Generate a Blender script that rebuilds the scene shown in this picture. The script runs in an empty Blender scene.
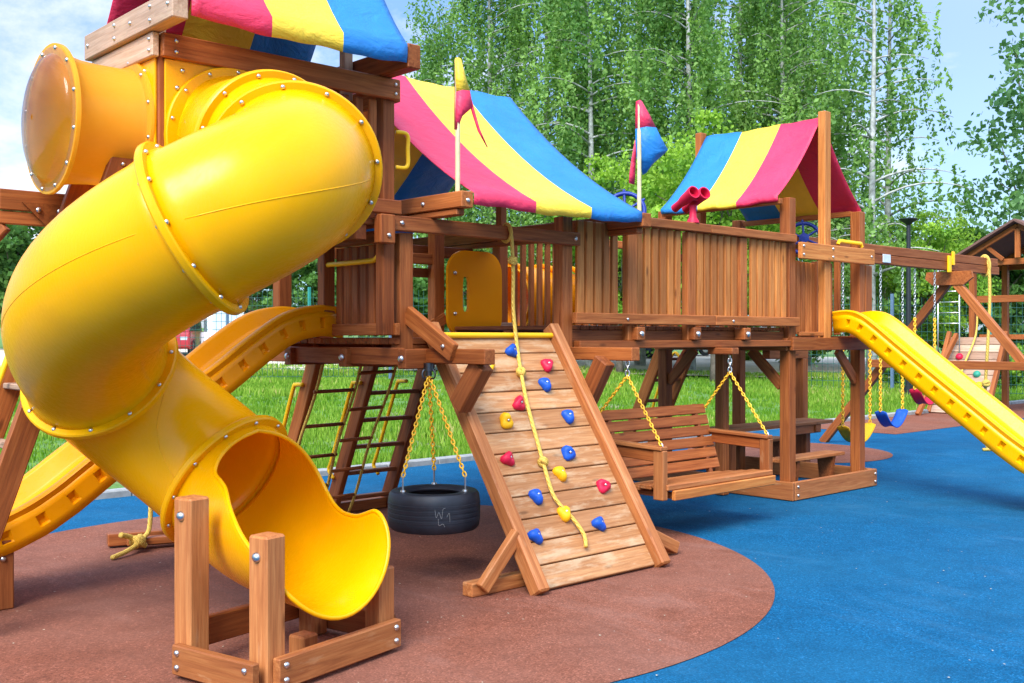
import bpy, bmesh, math, random
import numpy as np
from mathutils import Vector, Matrix
random.seed(7); rng = np.random.default_rng(7)
S = bpy.context.scene
C = S.collection
F, H, HY = 1057.0, 1.55, 337.0
V = Vector

# ------------------------------------------------------------------ placing helpers
def at(px, d):
    r = (px - 512) / F * d
    return (.677 * d + .736 * r, .736 * d - .677 * r)

def gz(x, y):                                   # height of the terrain
    d = .677 * x + .736 * y
    return .025 * max(0., min(d - 15, (y - 10.6) * 1.2))

def on_plane(px, py, p0, n):                    # point of a plane seen at a place of the photograph
    r = (px - 512) / F; z = -(py - HY) / F
    dr = V((.677 + .736 * r, .736 - .677 * r, z)); o = V((0, 0, H))
    return o + dr * ((V(p0) - o).dot(V(n)) / dr.dot(V(n)))

# ------------------------------------------------------------------ objects
BASE = {}
def thing(name, label, cat, loc, group=None, kind=None):
    o = bpy.data.objects.new(name, None); C.objects.link(o)
    o.empty_display_size = .2
    o.location = loc; BASE[o.name] = V(loc)
    tag(o, label, cat, group, kind)
    return o

def tag(o, label=None, cat=None, group=None, kind=None):
    if label: o['label'] = label
    if cat: o['category'] = cat
    if group: o['group'] = group
    if kind: o['kind'] = kind
    return o

class MB:
    def __init__(s):
        s.v = []; s.f = []; s.wc = []; s.t = []; s.mi = []; s.m = 0
    def add(s, vs, fs, wcs=None, t=None):
        b = len(s.v); s.v += [tuple(v) for v in vs]
        s.wc += [tuple(w) for w in (wcs if wcs is not None else vs)]
        t = random.random() if t is None else t
        s.t += [t] * len(vs)
        for f in fs: s.f.append(tuple(b + i for i in f)); s.mi.append(s.m)
        return s
    def obox(s, c, ax, hs, ch=.006, t=None):
        """chamfered board: c centre, ax three unit axes, hs half sizes; grain along the longest"""
        ch = min(ch, min(hs) * .45); c = V(c)
        L = []; idx = {}
        for sx in (-1, 1):
            for sy in (-1, 1):
                for sz in (-1, 1):
                    sg = (sx, sy, sz)
                    for k in range(3):
                        p = [sg[i] * (hs[i] - (0 if i == k else ch)) for i in range(3)]
                        idx[(sg, k)] = len(L); L.append(p)
        fs = []
        for k in range(3):
            a, b = [i for i in range(3) if i != k]
            for sk in (-1, 1):
                q = []
                for sa, sb in ((-1, -1), (1, -1), (1, 1), (-1, 1)):
                    g = [0, 0, 0]; g[k] = sk; g[a] = sa; g[b] = sb; q.append(idx[(tuple(g), k)])
                fs.append(q)
            for sa in (-1, 1):
                for sb in (-1, 1):
                    g0 = [0, 0, 0]; g0[a] = sa; g0[b] = sb; g0[k] = -1
                    g1 = list(g0); g1[k] = 1
                    fs.append([idx[(tuple(g0), a)], idx[(tuple(g1), a)], idx[(tuple(g1), b)], idx[(tuple(g0), b)]])
        for sx in (-1, 1):
            for sy in (-1, 1):
                for sz in (-1, 1):
                    fs.append([idx[((sx, sy, sz), k)] for k in range(3)])
        lo = max(range(3), key=lambda i: hs[i]); order = [lo] + [i for i in range(3) if i != lo]
        off = (random.uniform(0, 40), random.uniform(0, 40), random.uniform(0, 40))
        wcs = [tuple(p[order[i]] + off[i] for i in range(3)) for p in L]
        vs = [c + V(ax[0]) * p[0] + V(ax[1]) * p[1] + V(ax[2]) * p[2] for p in L]
        return s.add(vs, fs, wcs, t)
    def box(s, x0, x1, y0, y1, z0, z1, ch=.006, t=None):
        return s.obox(((x0 + x1) / 2, (y0 + y1) / 2, (z0 + z1) / 2), ((1, 0, 0), (0, 1, 0), (0, 0, 1)),
                      (abs(x1 - x0) / 2, abs(y1 - y0) / 2, abs(z1 - z0) / 2), ch, t)
    def beam(s, p0, p1, w, h, up=(0, 0, 1), ch=.006, t=None):
        p0, p1 = V(p0), V(p1); a = (p1 - p0); L = a.length; a.normalize()
        side = a.cross(V(up))
        if side.length < 1e-4: side = a.cross(V((1, 0, 0)))
        side.normalize(); u = side.cross(a)
        return s.obox((p0 + p1) / 2, (a, side, u), (L / 2, w / 2, h / 2), ch, t)
    def tube(s, path, r, n=8, caps=True, closed=False, t=None):
        P = [V(p) for p in path]; m = len(P); vs = []; fs = []
        rr = r if isinstance(r, (list, tuple)) else [r] * m
        prev = None
        for i in range(m):
            if closed: tg = P[(i + 1) % m] - P[i - 1]
            else: tg = P[min(i + 1, m - 1)] - P[max(i - 1, 0)]
            tg.normalize()
            if prev is None:
                a = tg.orthogonal().normalized()
            else:
                a = prev - tg * prev.dot(tg)
                a = a.normalized() if a.length > 1e-6 else tg.orthogonal().normalized()
            prev = a; b = tg.cross(a)
            for k in range(n):
                q = 2 * math.pi * k / n
                vs.append(P[i] + (a * math.cos(q) + b * math.sin(q)) * rr[i])
        for i in range(m if closed else m - 1):
            j = (i + 1) % m
            for k in range(n):
                l = (k + 1) % n
                fs.append((i * n + k, i * n + l, j * n + l, j * n + k))
        if caps and not closed:
            fs.append(tuple(range(n))[::-1]); fs.append(tuple((m - 1) * n + k for k in range(n)))
        off = random.uniform(0, 30); acc = 0; w = []
        for i in range(m):
            if i: acc += (P[i] - P[i - 1]).length
            for k in range(n): w.append((acc + off, rr[i] * math.cos(2 * math.pi * k / n), rr[i] * math.sin(2 * math.pi * k / n)))
        return s.add(vs, fs, w, t)
    def cyl(s, p0, p1, r, n=12, r1=None, t=None):
        return s.tube([p0, p1], [r, r if r1 is None else r1], n, t=t)
    def lathe(s, c, prof, axis=(0, 0, 1), n=24, closed=False, t=None):
        ax = V(axis).normalized(); a = ax.orthogonal().normalized(); b = ax.cross(a); c = V(c)
        m = len(prof); vs = []; fs = []
        for (r, z) in prof:
            for k in range(n):
                q = 2 * math.pi * k / n
                vs.append(c + ax * z + (a * math.cos(q) + b * math.sin(q)) * r)
        for i in range(m if closed else m - 1):
            j = (i + 1) % m
            for k in range(n):
                l = (k + 1) % n; fs.append((i * n + k, i * n + l, j * n + l, j * n + k))
        return s.add(vs, fs, t=t)
    def grid(s, P):
        m, n = len(P), len(P[0]); vs = [p for row in P for p in row]
        fs = [(i * n + j, i * n + j + 1, (i + 1) * n + j + 1, (i + 1) * n + j) for i in range(m - 1) for j in range(n - 1)]
        return s.add(vs, fs)
    def prism(s, poly, vec):
        n = len(poly); vec = V(vec); A = [V(p) for p in poly]
        fs = [tuple(range(n))[::-1], tuple(range(n, 2 * n))] + [(i, (i + 1) % n, n + (i + 1) % n, n + i) for i in range(n)]
        vs = A + [p + vec for p in A]; off = random.uniform(0, 30)
        return s.add(vs, fs, [(v[0] + v[1] + off, v[2], v[0] - v[1]) for v in vs])
    def build(s, name, mat, parent=None, smooth=None, solid=None, loc=None, weld=False):
        me = bpy.data.meshes.new(name)
        A = np.array(s.v, float)
        if loc is None:
            lo, hi = A.min(0), A.max(0); org = (lo + hi) / 2
            if parent is None: org[2] = lo[2]
        else: org = np.array(loc, float)
        me.from_pydata((A - org).tolist(), [], s.f)
        at_ = me.attributes.new('wc', 'FLOAT_VECTOR', 'POINT'); at_.data.foreach_set('vector', np.array(s.wc, 'f').ravel())
        at_ = me.attributes.new('tint', 'FLOAT', 'POINT'); at_.data.foreach_set('value', np.array(s.t, 'f'))
        for m in (mat if isinstance(mat, (list, tuple)) else [mat]): me.materials.append(m)
        if isinstance(mat, (list, tuple)): me.polygons.foreach_set('material_index', s.mi)
        bm = bmesh.new(); bm.from_mesh(me)
        if weld: bmesh.ops.remove_doubles(bm, verts=bm.verts, dist=1e-5)
        bmesh.ops.recalc_face_normals(bm, faces=bm.faces); bm.to_mesh(me); bm.free()
        if smooth is not None:
            me.polygons.foreach_set('use_smooth', [True] * len(me.polygons))
            if smooth < 3: me.set_sharp_from_angle(angle=smooth)
        me.update()
        o = bpy.data.objects.new(name, me); C.objects.link(o)
        if parent is not None:
            o.parent = parent; o.location = V(org) - BASE[parent.name]
        else: o.location = org
        BASE[o.name] = V(org)
        if solid:
            m = o.modifiers.new('thick', 'SOLIDIFY'); m.thickness = solid; m.offset = 0
        return o

def copyobj(o, parent, delta):
    c = o.copy(); C.objects.link(c); c.parent = parent; c.location = o.location + V(delta); return c

# ------------------------------------------------------------------ materials
def newmat(name):
    m = bpy.data.materials.new(name); m.use_nodes = True
    nt = m.node_tree; b = nt.nodes['Principled BSDF']
    return m, nt, b
def nd(nt, t, **k):
    n = nt.nodes.new(t)
    for a, v in k.items():
        if a.startswith('i_'): n.inputs[a[2:].replace('_', ' ')].default_value = v
        else: setattr(n, a, v)
    return n
def ramp(nt, fac, stops):
    r = nt.nodes.new('ShaderNodeValToRGB'); e = r.color_ramp.elements
    while len(e) < len(stops): e.new(.5)
    for q, (p, c) in zip(e, stops): q.position = p; q.color = (*c, 1) if len(c) == 3 else c
    nt.links.new(fac, r.inputs[0]); return r.outputs[0]
def mixc(nt, fac, a, b, mode='MIX'):
    m = nt.nodes.new('ShaderNodeMix'); m.data_type = 'RGBA'; m.blend_type = mode
    for sock, val in ((m.inputs[0], fac), (m.inputs[6], a), (m.inputs[7], b)):
        if hasattr(val, 'is_linked'): nt.links.new(val, sock)
        else: sock.default_value = val if isinstance(val, (int, float)) else (*val, 1)
    return m.outputs[2]
def math_(nt, op, a, b=0., clamp=False):
    m = nt.nodes.new('ShaderNodeMath'); m.operation = op; m.use_clamp = clamp
    for sock, val in ((m.inputs[0], a), (m.inputs[1], b)):
        if hasattr(val, 'is_linked'): nt.links.new(val, sock)
        else: sock.default_value = val
    return m.outputs[0]
def noise(nt, vec, scale, detail=4, rough=.5, dist=0.):
    n = nd(nt, 'ShaderNodeTexNoise'); n.inputs['Scale'].default_value = scale
    n.inputs['Detail'].default_value = detail; n.inputs['Roughness'].default_value = rough
    n.inputs['Distortion'].default_value = dist
    if vec is not None: nt.links.new(vec, n.inputs['Vector'])
    return n.outputs['Fac']
def mapping(nt, vec, sc, loc=(0, 0, 0)):
    m = nd(nt, 'ShaderNodeMapping'); m.inputs['Scale'].default_value = sc; m.inputs['Location'].default_value = loc
    nt.links.new(vec, m.inputs['Vector']); return m.outputs[0]
def bump(nt, b, h, strength=.3, dist=.01):
    n = nd(nt, 'ShaderNodeBump'); n.inputs['Strength'].default_value = strength; n.inputs['Distance'].default_value = dist
    nt.links.new(h, n.inputs['Height']); nt.links.new(n.outputs[0], b.inputs['Normal'])

def wood(name, dark, mid, light, worn=0., wornc=(.55, .40, .24), rough=.5):
    m, nt, b = newmat(name); L = nt.links
    wc = nd(nt, 'ShaderNodeAttribute', attribute_name='wc').outputs['Vector']
    tn = nd(nt, 'ShaderNodeAttribute', attribute_name='tint').outputs['Fac']
    g = noise(nt, mapping(nt, wc, (1.3, 26, 26)), 1.6, 6, .62, .6)
    g2 = noise(nt, mapping(nt, wc, (5, 140, 140)), 1., 3, .6)
    big = noise(nt, mapping(nt, wc, (1.2, 3, 3)), 1.1, 2)
    col = ramp(nt, g, [(.28, dark), (.5, mid), (.74, light)])
    # growth of tone board by board
    tf = ramp(nt, tn, [(0., (.70, .62, .56)), (.5, (1., .98, .95)), (1., (1.32, 1.34, 1.30))])
    col = mixc(nt, 1., col, tf, 'MULTIPLY')
    col = mixc(nt, math_(nt, 'MULTIPLY', ramp(nt, big, [(.35, (0, 0, 0)), (.7, (1, 1, 1))]), .45), col, tuple(c * .72 for c in mid))
    fine = ramp(nt, g2, [(.3, (.80, .78, .76)), (.6, (1.04, 1.03, 1.02))])
    col = mixc(nt, .8, col, fine, 'MULTIPLY')
    # knots
    vo = nd(nt, 'ShaderNodeTexVoronoi'); vo.inputs['Scale'].default_value = 1.
    L.new(mapping(nt, wc, (2.3, 7.5, 7.5)), vo.inputs['Vector'])
    kn = ramp(nt, vo.outputs['Distance'], [(.05, (1, 1, 1)), (.13, (0, 0, 0))])
    col = mixc(nt, math_(nt, 'MULTIPLY', kn, .65), col, tuple(c * .35 for c in dark))
    if worn:
        w = noise(nt, mapping(nt, wc, (2.2, 9, 9), (3, 5, 1)), 1.5, 5, .65)
        col = mixc(nt, math_(nt, 'MULTIPLY', ramp(nt, w, [(.62 - .17 * worn, (0, 0, 0)), (.78 - .15 * worn, (1, 1, 1))]), .30 + .42 * worn), col, wornc)
    L.new(col, b.inputs['Base Color'])
    L.new(ramp(nt, g, [(.3, (rough + .12,) * 3), (.7, (rough - .06,) * 3)]), b.inputs['Roughness'])
    h = math_(nt, 'ADD', math_(nt, 'MULTIPLY', g, .6), math_(nt, 'MULTIPLY', g2, .4))
    bump(nt, b, h, .35, .006)
    b.inputs['Specular IOR Level'].default_value = .2
    return m

def plastic(name, col, rough=.26, dirt=.12, thin=0.):
    # 'thin' is how much daylight the moulded shell lets through
    m, nt, b = newmat(name); L = nt.links
    tc = nd(nt, 'ShaderNodeTexCoord').outputs['Object']
    n1 = noise(nt, tc, 2.3, 3)
    c = mixc(nt, ramp(nt, n1, [(.3, (0, 0, 0)), (.7, (1, 1, 1))]), tuple(x * .94 for x in col), tuple(min(1, x * 1.05) for x in col))
    n2 = noise(nt, tc, 9, 8, .7)
    c = mixc(nt, math_(nt, 'MULTIPLY', ramp(nt, n2, [(.58, (0, 0, 0)), (.75, (1, 1, 1))]), dirt), c, (.42, .33, .20))
    L.new(c, b.inputs['Base Color'])
    sc = noise(nt, mapping(nt, tc, (6, 30, 8)), 4, 6, .7)
    L.new(ramp(nt, sc, [(.35, (rough - .05,) * 3), (.7, (rough + .16,) * 3)]), b.inputs['Roughness'])
    bump(nt, b, math_(nt, 'ADD', math_(nt, 'MULTIPLY', noise(nt, tc, 5, 2), 1.), math_(nt, 'MULTIPLY', noise(nt, tc, 160, 2), .02)), .10, .02)
    b.inputs['Specular IOR Level'].default_value = .26
    if thin:      # roto-moulded shell: light shines through
        tr = nd(nt, 'ShaderNodeBsdfTranslucent'); L.new(c, tr.inputs['Color'])
        mx = nd(nt, 'ShaderNodeMixShader'); mx.inputs[0].default_value = thin
        L.new(b.outputs[0], mx.inputs[1]); L.new(tr.outputs[0], mx.inputs[2]); L.new(mx.outputs[0], nt.nodes['Material Output'].inputs[0])
    return m

def canvas(name, col):
    m, nt, b = newmat(name); L = nt.links
    tc = nd(nt, 'ShaderNodeTexCoord').outputs['Object']
    n1 = noise(nt, tc, 3.1, 5, .6)
    c = mixc(nt, ramp(nt, n1, [(.3, (0, 0, 0)), (.72, (1, 1, 1))]), tuple(x * .9 for x in col), tuple(min(1, x * 1.07 + .01) for x in col))
    L.new(c, b.inputs['Base Color']); b.inputs['Roughness'].default_value = .5
    b.inputs['Specular IOR Level'].default_value = .45
    bump(nt, b, math_(nt, 'ADD', noise(nt, mapping(nt, tc, (1.6, 2.2, 2.5)), 3.2, 5, .6, .8), math_(nt, 'MULTIPLY', noise(nt, tc, 300, 1), .05)), .6, .035)
    tr = nd(nt, 'ShaderNodeBsdfTranslucent'); L.new(c, tr.inputs['Color'])
    mx = nd(nt, 'ShaderNodeMixShader'); mx.inputs[0].default_value = .10
    L.new(b.outputs[0], mx.inputs[1]); L.new(tr.outputs[0], mx.inputs[2])
    L.new(mx.outputs[0], nt.nodes['Material Output'].inputs[0])
    return m

def plain(name, col, rough=.5, metal=0., var=.12, sc=14.):
    m, nt, b = newmat(name); L = nt.links
    tc = nd(nt, 'ShaderNodeTexCoord').outputs['Object']
    n1 = noise(nt, tc, sc, 5, .6)
    L.new(mixc(nt, ramp(nt, n1, [(.3, (0, 0, 0)), (.7, (1, 1, 1))]), tuple(x * (1 - var) for x in col), tuple(min(1, x * (1 + var)) for x in col)), b.inputs['Base Color'])
    b.inputs['Roughness'].default_value = rough; b.inputs['Metallic'].default_value = metal
    return m

def rope_mat(name, col):
    m, nt, b = newmat(name); L = nt.links
    wc = nd(nt, 'ShaderNodeAttribute', attribute_name='wc').outputs['Vector']
    w = nd(nt, 'ShaderNodeTexWave'); w.inputs['Scale'].default_value = 14; w.bands_direction = 'DIAGONAL'
    L.new(mapping(nt, wc, (1, 4, 4)), w.inputs['Vector'])
    L.new(mixc(nt, w.outputs['Fac'], tuple(x * .66 for x in col), col), b.inputs['Base Color'])
    b.inputs['Roughness'].default_value = .75; bump(nt, b, w.outputs['Fac'], .7, .006)
    return m

def leafmat(name, a, bcol, trans=.3):
    m, nt, b = newmat(name); L = nt.links
    tn = nd(nt, 'ShaderNodeAttribute', attribute_name='tint').outputs['Fac']
    c = ramp(nt, tn, [(0., a), (1., bcol)])
    L.new(c, b.inputs['Base Color']); b.inputs['Roughness'].default_value = .5
    b.inputs['Specular IOR Level'].default_value = .12
    tr = nd(nt, 'ShaderNodeBsdfTranslucent'); L.new(mixc(nt, 1., c, (1.15, 1.25, .6), 'MULTIPLY'), tr.inputs['Color'])
    mx = nd(nt, 'ShaderNodeMixShader'); mx.inputs[0].default_value = trans
    L.new(b.outputs[0], mx.inputs[1]); L.new(tr.outputs[0], mx.inputs[2])
    L.new(mx.outputs[0], nt.nodes['Material Output'].inputs[0])
    return m

def rubber(name, col, dust):
    m, nt, b = newmat(name); L = nt.links
    tc = nd(nt, 'ShaderNodeTexCoord').outputs['Object']
    vo = nd(nt, 'ShaderNodeTexVoronoi'); vo.inputs['Scale'].default_value = 130; L.new(tc, vo.inputs['Vector'])
    cell = nd(nt, 'ShaderNodeSeparateColor'); L.new(vo.outputs['Color'], cell.inputs[0])
    c = ramp(nt, cell.outputs[0], [(0., tuple(x * .62 for x in col)), (.5, col), (.93, tuple(x * 1.35 + .004 for x in col)), (1., tuple(x * 1.8 + .02 for x in col))])
    big = noise(nt, tc, .55, 5, .6, .4)
    c = mixc(nt, math_(nt, 'MULTIPLY', ramp(nt, big, [(.40, (0, 0, 0)), (.70, (1, 1, 1))]), .55), c, dust)
    mid = noise(nt, tc, 2.6, 6, .7)
    c = mixc(nt, math_(nt, 'MULTIPLY', ramp(nt, mid, [(.35, (1, 1, 1)), (.55, (0, 0, 0))]), .38), c, tuple(x * .55 for x in col))
    wr = noise(nt, mapping(nt, tc, (.9, .35, 1.)), 1.7, 8, .68, 1.2)
    c = mixc(nt, math_(nt, 'MULTIPLY', ramp(nt, wr, [(.54, (0, 0, 0)), (.70, (1, 1, 1))]), .22), c, tuple(min(1, x * 1.4 + .04) for x in dust))
    sp = nd(nt, 'ShaderNodeTexVoronoi'); sp.inputs['Scale'].default_value = 9; L.new(tc, sp.inputs['Vector'])
    spk = math_(nt, 'MULTIPLY', ramp(nt, sp.outputs['Distance'], [(.02, (1, 1, 1)), (.05, (0, 0, 0))]), ramp(nt, noise(nt, tc, 1.4, 3), [(.5, (0, 0, 0)), (.62, (1, 1, 1))]))
    c = mixc(nt, math_(nt, 'MULTIPLY', spk, .6), c, (.5, .48, .42))
    L.new(c, b.inputs['Base Color']); b.inputs['Roughness'].default_value = .9
    b.inputs['Specular IOR Level'].default_value = .12
    bump(nt, b, vo.outputs['Distance'], .55, .004)
    return m

M = {}
M['wood'] = wood('stained_wood', (.19, .045, .011), (.34, .098, .024), (.47, .160, .045), .0)
M['wood_red'] = wood('red_stained_wood', (.175, .038, .010), (.33, .092, .023), (.46, .148, .042), .0)
M['wood_light'] = wood('light_wood', (.30, .085, .018), (.46, .155, .036), (.58, .235, .062), .0)
M['wood_worn'] = wood('worn_wood', (.30, .12, .04), (.42, .19, .075), (.54, .29, .125), .72, (.58, .42, .25))
M['wood_rail'] = wood('rail_wood', (.25, .072, .022), (.38, .130, .040), (.50, .205, .070), .2, (.60, .36, .18))
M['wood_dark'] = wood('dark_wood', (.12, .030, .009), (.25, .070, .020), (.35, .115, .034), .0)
M['wood_grey'] = wood('grey_worn_wood', (.30, .17, .10), (.43, .27, .18), (.55, .37, .26), .35)
M['yellow'] = plastic('yellow_plastic', (1., .475, .0006), .23, .03, .27)
M['orange'] = plastic('orange_yellow_plastic', (.98, .36, .001), .28, .04, .22)
M['yellow_thin'] = plastic('thin_yellow_plastic', (1., .60, .06), .24, .02, .65)
M['panelor'] = plastic('amber_plastic', (1., .46, .002), .4, .02, .5)
M['blue_pl'] = plastic('blue_plastic', (.008, .075, .42), .48)
M['darkblue_pl'] = plastic('dark_blue_plastic', (.010, .030, .22), .35)
M['red_pl'] = plastic('red_plastic', (.55, .010, .045), .48)
M['yel_pl'] = plastic('hold_yellow_plastic', (.85, .42, .006), .5)
M['ybar'] = plastic('yellow_coated_steel', (.90, .50, .01), .35)
M['green_pl'] = plastic('green_plastic', (.03, .25, .16), .4)
M['c_red'] = canvas('red_canvas', (.72, .026, .085))
M['c_yel'] = canvas('yellow_canvas', (.90, .60, .035))
M['c_blue'] = canvas('blue_canvas', (.010, .19, .52))
M['steel'] = plain('zinc_steel', (.62, .60, .57), .32, 1., .1, 40)
M['dark_steel'] = plain('dark_steel', (.10, .10, .11), .4, 1.)
M['black'] = plain('black_paint', (.012, .014, .016), .45)
M['tyre'] = plain('tyre_rubber', (.012, .014, .020), .5, 0., .3, 20)
M['rope'] = rope_mat('yellow_rope', (.88, .56, .09))
M['chainy'] = plain('yellow_coated_chain', (.86, .46, .015), .4)
M['pole'] = plain('pale_flag_pole', (.64, .52, .28), .5)
M['blue_rubber'] = rubber('blue_rubber', (.0004, .080, .178), (.010, .096, .178))
M['brown_rubber'] = rubber('brown_rubber', (.205, .068, .038), (.225, .11, .080))
M['kerb'] = plain('kerb_concrete', (.27, .27, .255), .85, 0., .25, 9)
M['leaf_birch'] = leafmat('birch_leaf', (.10, .22, .055), (.30, .47, .13), .46)
M['leaf_bright'] = leafmat('bright_leaf', (.12, .27, .03), (.36, .54, .07), .40)
M['leaf_dark'] = leafmat('dark_leaf', (.08, .19, .075), (.20, .36, .14), .42)
M['leaf_shrub'] = leafmat('shrub_leaf', (.05, .13, .03), (.15, .30, .07), .35)
def straw(m):
    r = [n for n in m.node_tree.nodes if n.type == 'VALTORGB'][0].color_ramp
    e = r.elements.new(.90); e.color = r.elements[-1].color; r.elements[-1].color = (.50, .42, .16, 1); return m
M['grass'] = straw(leafmat('grass_blade', (.10, .23, .014), (.30, .44, .06), .35))
M['bark_birch'] = plain('birch_bark', (.34, .34, .31), .8, 0., .5, 7)
M['bark'] = plain('grey_bark', (.12, .095, .07), .9, 0., .35, 10)
M['fence_green'] = plain('green_fence_wire', (.015, .075, .060), .5)
M['fence_teal'] = plain('teal_fence_post', (.02, .22, .19), .5)
M['fence_blue'] = plain('blue_grey_post', (.10, .16, .24), .5)
M['car_white'] = plain('white_car_paint', (.78, .79, .80), .2, 0., .02)
M['car_blue'] = plain('blue_car_paint', (.02, .05, .12), .2, 0., .05)
M['car_red'] = plain('red_car_paint', (.30, .015, .018), .2, 0., .05)
M['car_silver'] = plain('silver_car_paint', (.42, .45, .48), .25, .3, .03)
M['glass'] = plain('dark_glass', (.05, .065, .075), .08, 0., .02)
M['glass_pale'] = plain('pale_glass', (.35, .42, .46), .08, 0., .05)
M['lamp_red'] = plain('red_lamp_plastic', (.55, .01, .015), .25)
M['roof'] = plain('brown_roof_felt', (.14, .065, .045), .85)
M['label'] = plain('pale_plate', (.62, .66, .70), .35, .2)

def clear_mat():
    m, nt, b = newmat('clear_dome'); L = nt.links
    g = nd(nt, 'ShaderNodeBsdfGlossy'); g.inputs['Roughness'].default_value = .08
    t = nd(nt, 'ShaderNodeBsdfTransparent'); t.inputs['Color'].default_value = (.93, .95, .97, 1)
    lw = nd(nt, 'ShaderNodeLayerWeight'); lw.inputs['Blend'].default_value = .3
    mx = nd(nt, 'ShaderNodeMixShader')
    L.new(math_(nt, 'MULTIPLY', lw.outputs['Fresnel'], .8, True), mx.inputs[0]); L.new(t.outputs[0], mx.inputs[1]); L.new(g.outputs[0], mx.inputs[2])
    L.new(mx.outputs[0], nt.nodes['Material Output'].inputs[0]); nt.nodes.remove(b)
    return m
M['clear'] = clear_mat()

def ground_mat():
    m, nt, b = newmat('grassy_soil'); L = nt.links
    tc = nd(nt, 'ShaderNodeTexCoord').outputs['Object']
    n1 = noise(nt, tc, .35, 6, .65); n2 = noise(nt, tc, 14, 5, .7)
    c = ramp(nt, n2, [(.3, (.045, .11, .016)), (.55, (.10, .21, .03)), (.8, (.17, .27, .05))])
    c = mixc(nt, ramp(nt, n1, [(.56, (0, 0, 0)), (.72, (1, 1, 1))]), c, (.27, .21, .12))
    L.new(c, b.inputs['Base Color']); b.inputs['Roughness'].default_value = .95
    bump(nt, b, n2, .6, .05); return m
def sand_mat():
    m, nt, b = newmat('dry_sandy_soil'); L = nt.links
    tc = nd(nt, 'ShaderNodeTexCoord').outputs['Object']
    n1 = noise(nt, tc, .8, 6, .65)
    L.new(ramp(nt, n1, [(.3, (.48, .40, .29)), (.55, (.60, .51, .38)), (.75, (.30, .36, .13))]), b.inputs['Base Color'])
    b.inputs['Roughness'].default_value = .95; return m
M['ground'] = ground_mat(); M['sand'] = sand_mat()

# ------------------------------------------------------------------ small shared pieces
def unit_bolt():
    mb = MB(); mb.lathe((0, 0, 0), [(.0, .011), (.007, .0105), (.012, .006), (.0135, .001), (.0135, -.004), (.0, -.004)], (0, 0, 1), 12)
    o = mb.build('bolt', M['steel'], None, .7, loc=(0, 0, 0)); me = o.data; bpy.data.objects.remove(o); return me
BOLT = unit_bolt()
def bolt(parent, p, n, s=1.):
    o = bpy.data.objects.new('bolt', BOLT); C.objects.link(o); o.parent = parent
    o.location = V(p) - BASE[parent.name]; o.rotation_euler = V((0, 0, 1)).rotation_difference(V(n)).to_euler(); o.scale = (s, s, s)
    return o

def part_box(parent, name, mat, *a, **k):
    return MB().box(*a, **k).build(name, mat, parent)
def part_beam(parent, name, mat, p0, p1, w, h, up=(0, 0, 1), **k):
    return MB().beam(p0, p1, w, h, up, **k).build(name, mat, parent)

def slats(p0, p1, z0, z1, w, gap, t, tones=None):
    mb = MB(); p0, p1 = V((*p0, 0)), V((*p1, 0)); a = p1 - p0; L = a.length; a.normalize(); s = V((-a.y, a.x, 0))
    n = int((L + gap) // (w + gap)); pitch = L / n
    for i in range(n):
        c = p0 + a * (pitch * (i + .5)); j = random.uniform(-.004, .004)
        mb.obox((c.x, c.y, (z0 + z1) / 2 + j), (a, s, (0, 0, 1)), (w / 2, t / 2, (z1 - z0) / 2), .005, random.uniform(.1, 1))
    return mb

def chain_mb(mb, p0, p1, link=.042, r=.0042, w=.013):
    p0, p1 = V(p0), V(p1); a = p1 - p0; L = a.length; a.normalize()
    s = a.orthogonal().normalized(); u = a.cross(s); n = max(2, int(L / (link * .74)))
    for i in range(n):
        c = p0 + a * (L * (i + .5) / n); q = s if i % 2 else u; P = []
        for k in range(10):
            t = 2 * math.pi * k / 10
            P.append(c + a * math.cos(t) * link * .5 + q * math.sin(t) * w)
        mb.tube(P, r, 5, closed=True)
    return mb
def rope_path(pts, n=8):
    P = [V(p) for p in pts]; out = []
    for i in range(len(P) - 1):
        a, b, c, d = P[max(i - 1, 0)], P[i], P[i + 1], P[min(i + 2, len(P) - 1)]
        for k in range(n):
            t = k / n
            out.append(.5 * ((2 * b) + (c - a) * t + (2 * a - 5 * b + 4 * c - d) * t * t + (3 * b - a - 3 * c + d) * t ** 3))
    out.append(P[-1]); return out
def knot(mb, p, r=.032):
    p = V(p)
    for k in range(3):
        q = []
        ax = V((random.uniform(-1, 1), random.uniform(-1, 1), random.uniform(.1, 1))).normalized(); a = ax.orthogonal().normalized(); b = ax.cross(a)
        for i in range(12):
            t = 2 * math.pi * i / 12; q.append(p + (a * math.cos(t) + b * math.sin(t)) * r * .62)
        mb.tube(q, r * .42, 6, closed=True)

# ------------------------------------------------------------------ world, camera, sun
SUN_EL, SUN_AZ = math.radians(52), None
w = bpy.data.worlds.new('World'); S.world = w; w.use_nodes = True
nt = w.node_tree; L = nt.links; bg = nt.nodes['Background']
sky = nd(nt, 'ShaderNodeTexSky'); sky.sky_type = 'NISHITA'; sky.sun_disc = False
# the sun stands behind the camera's left shoulder
sun_dir = V((-.78, -.42, .92)).normalized()        # towards the sun
el = math.asin(sun_dir.z); az = math.atan2(sun_dir.x, sun_dir.y)
sky.sun_elevation = el; sky.sun_rotation = az; sky.air_density = 1.; sky.dust_density = 1.5; sky.ozone_density = 1.
tc = nd(nt, 'ShaderNodeTexCoord').outputs['Generated']
cl = noise(nt, mapping(nt, tc, (1., 1., 2.2), (.9, .4, .1)), 2.6, 9, .62, .5)
mask = ramp(nt, cl, [(.49, (.10, .10, .10)), (.66, (.90, .90, .90))])
sep = nd(nt, 'ShaderNodeSeparateXYZ'); L.new(tc, sep.inputs[0])
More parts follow.
